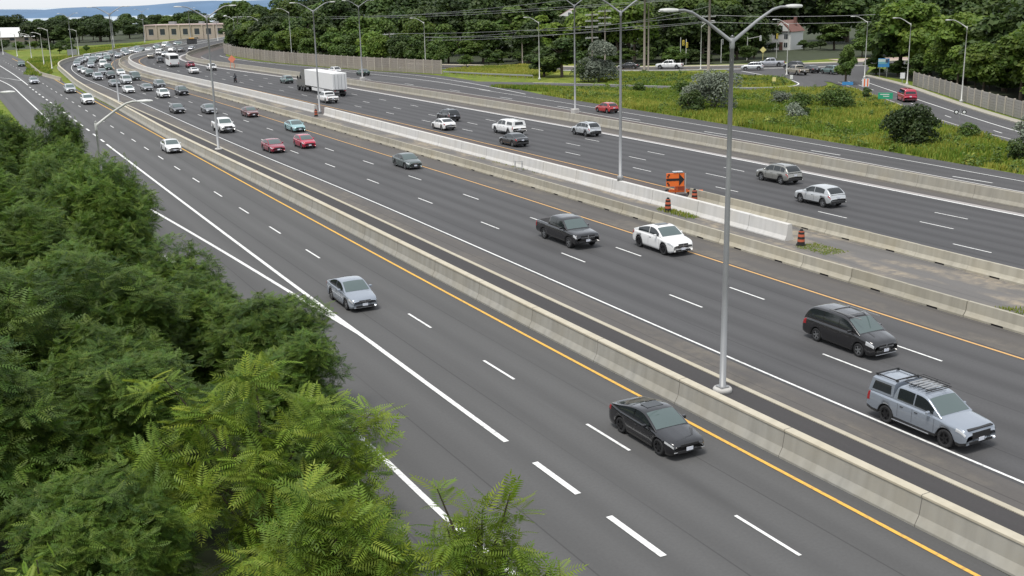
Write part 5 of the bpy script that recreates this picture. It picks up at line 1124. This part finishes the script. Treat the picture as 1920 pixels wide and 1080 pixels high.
# far left greenery
LB4 = ('distant dark tree beyond the collector road', 'distant mid green tree beyond the collector road', 'distant light green tree beyond the collector road')
belt([(-330, 640), (-250, 600), (-205, 590)], 12, 10, 9, 12, [0, 0], LB4, 1.5)
belt([(-300, 520), (-250, 500), (-215, 480), (-190, 455)], 12, 5, 2.2, 3.2, [0, 1], LB4, 1.3)
belt([(-215, 540), (-195, 520), (-170, 545), (-160, 590)], 10, 5, 6, 9, [0, 0, 1], LB4, 1.3)
belt([(-240, 720), (-180, 700), (-120, 730), (-60, 700), (-20, 660)], 18, 10, 9, 13, [0, 0, 1], LB4, 1.5)
belt([(-148, 400), (-146, 380), (-168, 400)], 4, 3, 2.5, 4, [1, 0], LB4, 1.2)
belt([(-126, 590), (-100, 540), (-84, 500)], 9, 5, 7, 10, [0, 1, 2], LB4, 1.3)

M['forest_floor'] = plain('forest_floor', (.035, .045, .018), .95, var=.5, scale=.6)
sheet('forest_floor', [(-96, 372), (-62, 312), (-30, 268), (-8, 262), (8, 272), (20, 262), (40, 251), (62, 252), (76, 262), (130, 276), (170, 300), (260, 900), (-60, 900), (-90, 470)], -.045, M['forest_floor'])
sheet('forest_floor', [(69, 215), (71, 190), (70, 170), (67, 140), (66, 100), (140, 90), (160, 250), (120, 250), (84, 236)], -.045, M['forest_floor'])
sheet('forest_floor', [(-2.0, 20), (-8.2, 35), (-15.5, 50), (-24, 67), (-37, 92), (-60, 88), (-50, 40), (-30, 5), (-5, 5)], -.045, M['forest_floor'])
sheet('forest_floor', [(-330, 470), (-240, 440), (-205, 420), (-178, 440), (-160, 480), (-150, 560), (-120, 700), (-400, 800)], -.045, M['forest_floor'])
belt([(-236, 600), (-205, 605), (-180, 590), (-150, 600)], 14, 6, 9.5, 11.5, [0, 0, 1], LB4, 1.4)
belt([(-204, 505), (-196, 490), (-188, 500), (-176, 508)], 12, 6, 8, 10.5, [0, 0, 1], LB4, 1.4)
belt([(-200, 430), (-188, 418), (-176, 428), (-168, 445)], 12, 4, 3, 4.5, [0, 1, 2], LB4, 1.5)
belt([(-232, 455), (-205, 440), (-196, 418), (-180, 396)], 12, 4, 2.0, 2.8, [0, 0, 1], LB4, 1.6)
belt([(-185, 560), (-165, 560), (-140, 575), (-118, 590)], 9, 6, 6, 8.5, [0, 0, 1], LB4, 1.3)
# shrubs of the grass bank
SH = {}
def shrub(x, y, h, r, matk, label, n=1500, seed=1, size=.16):
    rg = np.random.default_rng(900 + seed); cm = crown_cards(rg, int(n * 1.5), r, h, -.12 * h, size, 18, [M[matk]], 'foliage', 1.1)
    root = empty('shrub', (x, y, -.05), 0, label, 'shrub'); ob('foliage', cm, root)
    m_ = MB()
    for i in range(5): a = rg.uniform(0, 6.28); m_.tube([(0, 0, 0), (math.cos(a) * r * .3, math.sin(a) * r * .3, h * .4), (math.cos(a) * r * .5, math.sin(a) * r * .5, h * .7)], [.06, .04, .015], 5)
    m_.ob('stem', M['bark'], root)
shrub(42.3, 115.0, 4.3, 3.0, 'leaf_dark', 'large dark green bush on the grass bank below the ramp', 4200, 1, .17)
shrub(28.4, 154.0, 5.6, 4.3, 'leaf_silver', 'large silvery grey bush beside the tall light pole', 4200, 2, .17)
shrub(25.2, 151.0, 3.2, 2.0, 'leaf_dark', 'dark green bush at the foot of the silvery bush', 1800, 3)
shrub(17.2, 209.5, 8.4, 4.3, 'leaf_silver', 'tall silvery grey tree-like bush in front of the upper street', 4600, 4, .22)
shrub(14.6, 210.5, 4.0, 2.6, 'leaf_dark', 'dark bush tucked under the tall silvery one', 1500, 5)
shrub(50.3, 107.5, 4.4, 1.2, 'leaf_silver', 'wispy pale grey green sapling near the warning light post', 700, 6, .13)
shrub(48.2, 103.0, 2.2, 1.4, 'leaf_dark', 'round dark green shrub near the bottom of the grass bank', 1100, 7, .13)
shrub(36.5, 141.0, 1.9, 1.6, 'leaf_silver', 'low greyish shrub in tall grass past the silvery bush', 900, 8, .13)
shrub(37.8, 143.0, 2.2, 1.3, 'leaf_dark', 'low dark shrub touching a greyish shrub in tall grass', 800, 9, .13)
shrub(44.8, 153.0, 2.3, 3.2, 'leaf_mid', 'wide dark green thicket on top of the grass bank', 2200, 10, .16)
shrub(40.9, 155.0, 2.0, 2.2, 'leaf_mid', 'smaller green thicket on top of the grass bank', 1400, 11, .16)
shrub(52.5, 162.5, 2.2, .9, 'leaf_dark', 'small dark pointed bush beside the ramp edge', 600, 12, .13)
shrub(28.0, 178.5, 2.4, 1.7, 'leaf_mid', 'round green bush alone on the bank below the ramp', 1000, 13, .15)
shrub(22.0, 186.0, 1.8, 1.3, 'leaf_mid', 'small green bush near the exit ramp verge', 700, 14, .15)
shrub(45.5, 121.5, 2.6, 2.0, 'leaf_mid', 'mid green bush growing against the large dark bush', 1300, 15, .15)
shrub(49.8, 119.0, 1.7, 1.2, 'leaf_mid', 'small green bush in the golden weeds', 700, 16, .13)
shrub(39.5, 160.5, 1.6, 2.0, 'leaf_silver', 'low pale grey green mound of foliage on the bank', 900, 17, .14)
# weeds and tall grass
def in_poly(P, poly):
    x, y = P[:, 0], P[:, 1]; ins = np.zeros(len(P), bool); n = len(poly); j = n - 1
    for i in range(n):
        xi, yi = poly[i]; xj, yj = poly[j]
        c = ((yi > y) != (yj > y)) & (x < (xj - xi) * (y - yi) / (yj - yi + 1e-12) + xi); ins ^= c; j = i
    return ins
def vnoise(P, sc, seed):
    rg = np.random.default_rng(seed); v = np.zeros(len(P))
    for i in range(7):
        k = rg.normal(size=2) * sc * (1 + .5 * i); v += np.sin(P @ k + rg.uniform(0, 6.28)) / (1 + .3 * i)
    return v / 3.2
def grass(name, poly, n, h0, h1, label, seed, wd=.07, gold=0.0):
    rg = np.random.default_rng(seed); poly = [tuple(p) for p in poly]; A = np.array(poly); lo, hi = A.min(0), A.max(0)
    P = rg.uniform(lo, hi, (int(n * 2.2), 2)); P = P[in_poly(P, poly)][:n]; n = len(P); nz = vnoise(P, .12, seed); nz2 = vnoise(P, .45, seed + 1)
    q = []; cols = []
    for b in range(3):
        a = rg.uniform(0, 6.28, n); h = (h0 + (h1 - h0) * np.clip(.45 + .5 * nz + .25 * nz2 + .3 * rg.normal(size=n) * .5, 0, 1)); ln = rg.uniform(.05, .45, n) * h
        d = np.c_[np.cos(a), np.sin(a)]; pr = np.c_[-np.sin(a), np.cos(a)]; o_ = P + rg.normal(size=(n, 2)) * .12; w_ = wd * rg.uniform(.6, 1.6, n)[:, None]
        z0 = np.full((n, 1), -.06)
        v0 = np.c_[o_ - pr * w_, z0]; v1 = np.c_[o_ + pr * w_, z0]; v2 = np.c_[o_ + d * ln[:, None] * .5 + pr * w_ * .8, (h * .65)[:, None]]; v3 = np.c_[o_ + d * ln[:, None], h[:, None]]
        q.append(np.stack([v0, v1, v2, v3], 1).reshape(-1, 3))
        c0 = np.clip(.35 + gold + .45 * vnoise(P, .16, seed + 5) + .25 * nz2 + .3 * rg.normal(size=n) * .6, 0, 1); cols.append(np.c_[c0, rg.random(n), rg.random(n)])
    o = ob(name, quads(name, np.concatenate(q), [M['weeds']], col=np.concatenate(cols))); return tag(o, label, 'grass', None, 'stuff')
_s = np.arange(90, 212, 6.0); bank_lo = [tuple(p) for p in sd(_s, tab(T_dg, _s) + .3)]
bank = bank_lo + [(16, 196), (30, 188), (40, 183.5), (50, 184.5), (56.0, 181), (54.5, 160), (52.6, 141), (52.2, 125), (52.6, 112), (52, 90)]
grass('tall_grass', bank, 30000, .08, .75, 'tall green and golden weeds covering the bank below the ramp', 31, .07, .05)
grass('tall_grass', [(-12, 241), (-2, 229), (6, 222), (9, 232), (12, 240), (4, 262), (-14, 256)], 5000, .2, .7, 'pale yellow green meadow behind the guardrail', 32, .09, .25)
grass('tall_grass', [(20, 201), (34, 193), (44, 190), (50, 194), (51, 206), (47, 215), (36, 226), (24, 233), (17, 232), (17, 215)], 8000, .15, .7, 'rough grass inside the ramp island', 33, .08, .05)
grass('tall_grass', [(-3, 203), (4, 200.5), (12, 195.5), (22, 188.5), (10, 186), (4, 193)], 2500, .2, .8, 'rough grass tip between the service road and exit ramp', 34, .08, 0)
grass('tall_grass', [(-108, 262), (-118, 274), (-128, 300), (-140, 326), (-148, 350), (-142, 372), (-136, 352), (-130, 330), (-124, 306), (-112, 276)], 5000, .2, 1.0, 'green grass on the wedge between the diverging roads', 35, .12, -.05)
grass('tall_grass', [(-134, 352), (-139, 380), (-141, 420), (-142, 460), (-152, 460), (-160, 430), (-154, 395), (-145, 372)], 4000, .2, .8, 'green grass strip outside the far bend', 41, .14, -.05)
grass('tall_grass', [(-66, 150), (-84, 184), (-104, 222), (-124, 256), (-140, 250), (-110, 190), (-80, 140)], 6000, .1, .35, 'mown grass verge beside the collector road', 36, .08, -.1)
def weed_clumps(name, poly, ncl, label, seed, matk):
    rg = np.random.default_rng(seed); A = np.array(poly); P = rg.uniform(A.min(0), A.max(0), (ncl * 3, 2)); P = P[in_poly(P, [tuple(p) for p in poly])]; P = P[vnoise(P, .2, seed) > -.1][:ncl]; q = []; cols = []
    for p in P:
        n = 46; r = rg.uniform(.4, 1.1); hh = rg.uniform(.4, 1.1); d = unit(rg.normal(size=(n, 3))); d[:, 2] = abs(d[:, 2]); c = np.array([p[0], p[1], 0]) + d * np.array([r, r, hh]) * (.55 + .45 * rg.random((n, 1)))
        nn = unit(d + rg.normal(size=(n, 3)) * .5 + np.array([0, 0, .6])); a = unit(np.cross(nn, rg.normal(size=(n, 3)))); b = np.cross(nn, a); s_ = .17 * rg.uniform(.6, 1.3, (n, 1)); q.append(np.stack([c - a * s_, c + b * s_ * .6, c + a * s_, c - b * s_ * .6], 1).reshape(-1, 3)); cols.append(np.c_[np.clip(rg.normal(rg.uniform(.2, .8), .2, n), 0, 1), rg.random(n), rg.random(n)])
    return tag(ob(name, quads(name, np.concatenate(q), [M[matk]], col=np.concatenate(cols))), label, 'weeds', None, 'stuff')
weed_clumps('leafy_weeds', bank, 620, 'leafy green weed clumps scattered over the bank', 51, 'leaf_lite')
weed_clumps('leafy_weeds', bank, 14, 'golden flowering weed clumps scattered over the bank', 52, 'weeds')
weed_clumps('leafy_weeds', [(20, 201), (34, 193), (44, 190), (50, 194), (51, 206), (47, 215), (36, 226), (24, 233), (17, 232), (17, 215)], 160, 'leafy weed clumps scattered in the ramp island', 53, 'leaf_mid')
grass('median_weeds', [tuple(p) for p in sd(np.array([98.5, 101.5, 101.5, 98.5]), np.array([3.6, 3.6, 5.4, 5.4]))], 500, .03, .16, 'patch of weeds beside the drum at the end of the median wall', 37, .03, 0)
grass('median_weeds', [tuple(p) for p in sd(np.array([112.5, 117, 117, 112.5]), np.array([3.2, 3.2, 4.2, 4.2]))], 220, .05, .35, 'weeds at the foot of the median wall by the drum', 38, .03, .1)
grass('median_weeds', [tuple(p) for p in sd(np.array([137, 150, 150, 137]), np.array([4.0, 4.05, 4.4, 4.35]))], 220, .05, .3, 'thin weeds along the foot of the median wall by the trestle', 39, .03, .1)
grass('median_weeds', [tuple(p) for p in sd(np.array([82, 85, 84, 80]), np.array([2.6, 2.8, 3.8, 3.6]))], 260, .04, .2, 'weed patch in the sandy median', 40, .03, .1)

# ------------------------------------------------------------------ foreground trees with feathered leaves
def frond_tpl(pairs, L, ll, lw, droop=.25):
    """leaflets of one feathered leaf, x along the stalk, z its upper side"""
    q = []
    for i in range(pairs):
        t_ = .18 + .80 * i / (pairs - 1); k = 1 - .45 * abs(2 * t_ - 1.05) ** 2
        for sd_ in (1, -1):
            b = np.array([t_ * L, 0, -droop * L * t_ * t_]); dv = np.array([.42, sd_ * .9, -.18]); dv /= np.linalg.norm(dv); sv = np.array([.9, -sd_ * .42, 0]); l_ = ll * k
            q += [b, b + dv * l_ * .42 + sv * lw * .5, b + dv * l_ + np.array([0, 0, -.10 * l_]), b + dv * l_ * .42 - sv * lw * .5]
    b = np.array([L * .98, 0, -droop * L]); q += [b, b + np.array([ll * .4, lw * .5, -.05 * ll]), b + np.array([ll * .9, 0, -.2 * ll]), b + np.array([ll * .4, -lw * .5, -.05 * ll])]
    return np.array(q)
def frond_crown(rg, ntw, per, tpl, R_, H, base, nl, mats, name='crown', shape=1.0, C=None, r=None, lite=0.0):
    if C is None: C, r = lobes(rg, nl, R_, H, base, shape)
    nl = len(C); w_ = r ** 2 / (r ** 2).sum(); idx = rg.choice(nl, ntw, p=w_); d = unit(rg.normal(size=(ntw, 3)) + np.array([0, 0, .35]))
    rad = r[idx] * (.5 + .55 * rg.random(ntw) ** .5); P = C[idx] + d * rad[:, None] * np.array([1, 1, .9]); axis = unit(d * .7 + np.array([0, 0, .75]) + rg.normal(size=(ntw, 3)) * .25)
    k = len(tpl); out = np.empty((ntw * per, k, 3), np.float32); col = np.empty((ntw * per, 3)); tw_tone = np.clip(rg.normal(.40 + lite, .26, ntw), 0, 1); lob_tone = rg.random(nl)
    for j in range(per):
        a = 2.4 * j + rg.uniform(0, 6.28, ntw); h_ = unit(np.cross(axis, np.array([.31, .77, .1]))); g_ = np.cross(axis, h_)
        el = rg.uniform(.1, .95, ntw); f = unit((h_ * np.cos(a)[:, None] + g_ * np.sin(a)[:, None]) * np.cos(el)[:, None] + axis * np.sin(el)[:, None]); f[:, 2] -= .12; f = unit(f)
        up = unit(axis + np.array([0, 0, .5]) - f * ((axis + np.array([0, 0, .5])) * f).sum(-1, keepdims=True)); sdv = np.cross(up, f); s = rg.uniform(.65, 1.15, ntw)
        B = np.stack([f, sdv, up], 1) * s[:, None, None]
        out[j::per] = P[:, None, :] + np.einsum('kc,ncd->nkd', tpl, B) - (axis * .06 * j)[:, None, :]
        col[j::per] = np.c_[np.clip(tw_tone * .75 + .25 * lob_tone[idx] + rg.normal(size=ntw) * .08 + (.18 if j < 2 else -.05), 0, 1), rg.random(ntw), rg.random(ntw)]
    return quads(name, out.reshape(-1, 3), mats, col=np.repeat(col, k // 4, axis=0))
TPL_S = frond_tpl(6, .46, .165, .042, .2); TPL_L = frond_tpl(9, .70, .21, .040, .28)
FG = []
for i in range(3):
    rg = np.random.default_rng(300 + i); FG.append((trunk_mesh(rg, 7, .16, 6, 3.0), frond_crown(rg, 2700, 5, TPL_S, 3.2, 9.5, .5, 34, [M['leaf_fg']], shape=1.15)))
def fg_tree(x, y, h, wide, k, rz, label, tone=None):
    root = empty('locust_tree', (x, y, -.1), rz, label, 'tree', 'dark leafy trees of the dense grove' if label.startswith('dark leafy tree in the dense grove') else None); s = h / 9.5; root.scale = (s * wide, s * wide, s); ob('trunk', FG[k][0], root); ob('crown', FG[k][1], root)
fg_tree(-35.2, 86.5, 8.9, .8, 0, .3, 'dark leafy locust tree whose top stands highest beside the collector road')
fg_tree(-39.5, 83, 7.6, 1.1, 1, 1.3, 'dark leafy tree just behind the highest top on the verge')
fg_tree(-30.6, 76.0, 7.6, 1.0, 2, 4.3, 'dark leafy tree between the highest top and the single-arm lamp')
fg_tree(-23.6, 64.5, 7.6, .95, 1, 2.0, 'dark leafy tree beside the entry ramp with a leafy lobe over the gore')
fg_tree(-27.0, 64.5, 8.4, 1.05, 2, .9, 'dense dark tree next to the single-arm lamp')
fg_tree(-33.5, 66, 8.0, 1.2, 0, 2.6, 'dense dark tree farthest from the entry ramp')
fg_tree(-20.9, 55.5, 9.5, .9, 2, 3.4, 'dark leafy tree standing in front of the single-arm lamp')
fg_tree(-15.6, 49.3, 5.9, 1.15, 0, 4.0, 'leafy tree whose crown edge overhangs the two merging white lines')
fg_tree(-21.5, 48, 8.0, 1.2, 1, 5.0, 'tall dark tree behind the crown over the merging lines')
fg_tree(-9.6, 40.6, 6.0, 1.3, 2, 1.1, 'leafy tree with a rounded crown edge beside the wide white line')
fg_tree(-7.6, 36.6, 5.3, 1.2, 1, 3.3, 'shorter leafy tree close to the wide white line')
fg_tree(-15.0, 39.5, 7.6, 1.2, 0, 5.6, 'dense dark tree behind the bright feathery tree')
fg_tree(-19.0, 36.0, 9.0, 1.25, 2, .2, 'dense dark tree deep in the grove')
fg_tree(-11.5, 31.5, 6.4, 1.3, 1, 2.2, 'shaded dark tree standing under the bright feathery tree')
fg_tree(-15.5, 29.0, 7.8, 1.2, 0, 1.0, 'shaded dark tree beside the yellow green sapling')
fg_tree(-10.5, 25.0, 5.6, 1.2, 2, 2.9, 'shaded low dark tree in the corner of the grove')
GL = 'dark leafy tree in the dense grove beside the entry ramp'
for i, (x, y, h, w_) in enumerate([(-43, 95, 7.4, 1.1), (-47, 101, 7.2, 1.1), (-51, 96, 7.5, 1.2), (-44, 86, 7.6, 1.2), (-38, 76, 7.8, 1.2), (-42, 74, 8.4, 1.2), (-31, 57, 8.8, 1.2), (-26, 54, 9.0, 1.1), (-26, 43, 9.2, 1.2), (-22, 40, 9.2, 1.2), (-23, 31, 9.0, 1.2), (-18, 25, 7.6, 1.2), (-14, 22, 6.2, 1.2), (-18.6, 44, 7.2, 1.1), (-13.5, 34.5, 6.6, 1.2), (-12.5, 21, 4.6, 1.3), (-8.5, 22, 3.6, 1.4), (-27.5, 71, 7.2, .95), (-13.2, 45.0, 5.4, 1.1), (-12.2, 42.0, 5.6, 1.0), (-33, 80, 7.4, 1.0), (-6.3, 31.5, 4.0, 1.3), (-20, 52.5, 6.8, 1.0)]):
    fg_tree(x, y, h, w_, i % 3, 1.7 * i, GL)
def sapling(x, y, h, label, spec, seed, mat='leaf_fg2', tpl=None, per=9, stems=True):
    """bright feathery tree: spec lists leaf clusters (dx, dy, z, radius, twigs)"""
    rg = np.random.default_rng(seed); root = empty('locust_tree', (x, y, -.1), 0, label, 'tree'); C = np.array([s_[:3] for s_ in spec], float); r = np.array([s_[3] for s_ in spec], float)
    n = int(sum(s_[4] for s_ in spec)); ob('crown', frond_crown(rg, n, per, TPL_L if tpl is None else tpl, 1, 1, 0, len(C), [M[mat]], C=C, r=r, lite=.12), root)
    m_ = MB(); m_.tube([(0, 0, -.1), (.05, .05, h * .4), (0, 0, h * .75)], [.13, .1, .05], 8)
    for c, rr_ in zip(C, r): z0 = min(h * .5, c[2] * .6); m_.tube([(0, 0, z0), tuple(c * np.array([.6, .6, 1]) * np.array([1, 1, .85])), tuple(c + np.array([0, 0, rr_ * .7]))], [.06, .035, .012], 6)
    m_.ob('trunk', M['bark'], root, smooth=True)
sapling(-6.9, 27.8, 7.0, 'bright feathery-leaved locust tree leaning towards the outer white line', [(-2.5, .2, 6.1, .7, 16), (-.1, .4, 6.4, .7, 16), (3.0, .3, 5.0, .65, 14), (-1.5, .1, 5.2, .95, 24), (1.3, .2, 5.1, .95, 24), (-2.7, -.2, 4.5, .8, 18), (.1, -.3, 4.3, 1.1, 28), (2.3, 0, 3.9, .8, 18), (-1.4, -.6, 3.4, 1.1, 26), (1.2, -.6, 3.1, 1.0, 24), (2.8, -.3, 2.9, .7, 12), (0, -.6, 1.8, 1.3, 24)], 501)
sapling(-4.2, 23.0, 6.0, 'bright feathery sapling rising beside the outer white line', [(-.6, .2, 5.0, .8, 22), (.5, .0, 4.4, .9, 26), (-.9, -.2, 3.8, .9, 24), (.2, 0, 3.0, 1.1, 30), (1.2, .2, 3.4, .8, 20)], 502)
sapling(-.9, 22.8, 6.2, 'feathery branch spray hanging over the wide white dashes', [(-.9, .1, 5.35, .35, 6), (.75, .1, 5.2, .35, 6), (.1, 0, 4.7, .5, 8), (-.7, 0, 4.3, .5, 8), (.6, -.1, 4.0, .5, 8), (1.6, -.1, 3.3, .4, 6), (0, -.1, 3.4, .7, 12)], 503)
sapling(-9.0, 18.6, 6.6, 'small yellow green feathery sapling in the corner of the grove', [(0, 0, 6.1, .38, 10), (.35, -.1, 5.5, .4, 10), (-.4, -.1, 5.4, .4, 9), (.1, -.2, 4.8, .6, 14)], 504, tpl=frond_tpl(8, .30, .10, .04))
# ------------------------------------------------------------------ buildings
M['bld_tan'] = plain('bld_tan', (.40, .34, .27), .9, var=.12, scale=.3); M['bld_white'] = plain('bld_white', (.68, .68, .66), .8, var=.06, scale=.4); M['bld_brown'] = plain('bld_brown', (.26, .20, .165), .9, var=.15, scale=.3); M['roof_pink'] = plain('roof_pink', (.46, .36, .33), .8); M['roof_white'] = plain('roof_white', (.62, .62, .61), .7); M['roof_red'] = plain('roof_red', (.17, .085, .07), .9, var=.2, scale=1.0); M['pane'] = plain('pane', (.04, .05, .06), .1)
def building(x, y, az, w_, d_, h_, wall, roof, label, rows=1, cols=6, over=.4, win=(1.2, 1.2)):
    root = empty('building', (x, y, -.06), az, label, 'building'); MB().box((0, 0, h_ / 2), (w_, d_, h_)).ob('wall', M[wall], root); MB().box((0, 0, h_ + .18), (w_ + over, d_ + over, .36), ch=.05).ob('roof', M[roof], root)
    wm = MB().box((0, 0, 0), (win[0], .06, win[1])).mesh('window', [M['pane']]); fm_ = MB().box((0, 0, -win[1] / 2 - .06), (win[0] + .2, .14, .1)).mesh('sill', [M['bld_white']])
    for r_ in range(rows):
        for c in range(cols):
            o = ob('window', wm, root, ((c + .5) / cols * w_ - w_ / 2, -d_ / 2 - .02, (r_ + .55) / rows * h_)); ob('sill', fm_, o)
    return root
wh = empty('warehouse', (-250, 530, -.06), R(10), 'long low warehouse under a bright white pitched roof at the far left', 'building')
MB().box((0, 0, 1.2), (62, 18, 2.4)).ob('wall', M['bld_tan'], wh); MB().add([(-32, -10, 2.3), (32, -10, 2.3), (32, 10, 2.3), (-32, 10, 2.3), (-30, 0, 7.2), (24, 0, 6.4)], [(0, 1, 5, 4), (2, 3, 4, 5), (1, 2, 5), (3, 0, 4), (0, 3, 2, 1)]).ob('roof', M['roof_white'], wh)
for i in range(9): MB().box((-26 + 6.5 * i, -9.02, 1.3), (2.2, .08, 1.1)).ob('window', M['pane'], wh)
building(-142, 512, R(-14), 40, 12, 6.2, 'bld_tan', 'roof_pink', 'long tan commercial block with dark openings beyond the queue', 1, 7, .6, (2.4, 2.6))
building(-138, 745, R(-5), 44, 16, 9.6, 'bld_brown', 'roof_pink', 'long brown two-storey building behind the white dome', 2, 9, .6, (2.4, 1.5))
building(-190, 690, R(-5), 16, 12, 7.0, 'bld_brown', 'roof_pink', 'small brown block partly hidden by the white dome', 1, 3, .5, (2, 2))
building(-178, 610, R(5), 22, 9, 3.2, 'bld_white', 'roof_pink', 'low pale shop row among trees beyond the grassy wedge', 1, 6, .5, (1.8, 1.4))
dome = empty('storage_dome', (-157, 640, -.06), 0, 'white round storage dome in front of the long brown building', 'dome')
MB().lathe([(0.001, 8.6), (1.4, 8.4), (2.6, 7.8), (3.5, 6.8), (4.1, 5.5), (4.3, 4.2), (4.1, 2.9), (3.5, 1.6), (2.7, .7), (2.2, 0)], 28).ob('shell', M['roof_white'], dome, smooth=True); MB().lathe([(2.6, 0), (2.6, .6), (2.3, .7)], 24).ob('base', M['bld_tan'], dome)
def house(x, y, az, w_, d_, h_, rh, label, roof='roof_red'):
    root = empty('house', (x, y, -.06), az, label, 'house'); MB().box((0, 0, h_ / 2), (w_, d_, h_)).ob('wall', M['bld_white'], root)
    rf = MB().prism([(-w_ / 2 - .4, h_ - .15), (w_ / 2 + .4, h_ - .15), (0, h_ + rh)], -d_ / 2 - .35, d_ / 2 + .35).ob('roof', M[roof], root)
    MB().prism([(-w_ / 2 + .15, h_), (w_ / 2 - .15, h_), (0, h_ + rh - .45)], -d_ / 2 - .40, -d_ / 2 - .36).ob('gable', M['bld_white'], root)
    MB().box((w_ * .25, d_ * .2, h_ + rh * .8), (.7, .7, rh), ch=.02).ob('chimney', M['roof_red'], rf)
    for px, pz in ((-w_ * .25, h_ * .28), (w_ * .25, h_ * .28), (-w_ * .25, h_ * .72), (w_ * .25, h_ * .72), (0, h_ + rh * .3)):
        o = MB().box((px, -d_ / 2 - .44 if pz > h_ else -d_ / 2 - .03, pz), (1.0, .08, 1.2)).ob('window', M['pane'], root); MB().box((px, -d_ / 2 - (.48 if pz > h_ else .07), pz), (.07, .05, 1.2)).ob('mullion', M['bld_white'], o)
    MB().box((0, -d_ / 2 - .04, 1.05), (1.0, .1, 2.1)).ob('door', M['roof_red'], root)
house(76.5, 306, R(-40), 5.5, 7.5, 5.0, 2.8, 'white gabled house with dark red roof above the upper junction')
house(27.5, 470, R(-15), 9, 9, 7.0, 2.8, 'white house glimpsed through a gap in the wood', 'roof_pink')
rt = MB().box((-10, 1, 7.1), (3, 2, 1.2), ch=.05).box((4, 2, 7.0), (2, 2, 1.0), ch=.05).box((12, 0, 7.0), (2.4, 1.6, 1.0), ch=.05)
rt.ob('roof_unit', M['galv'], bpy.data.objects['building'])
for i in range(8): MB().box((-20 + 5.7 * i, -6.15, 3.1), (.7, .4, 6.2)).ob('column', M['bld_tan'], bpy.data.objects['building'])
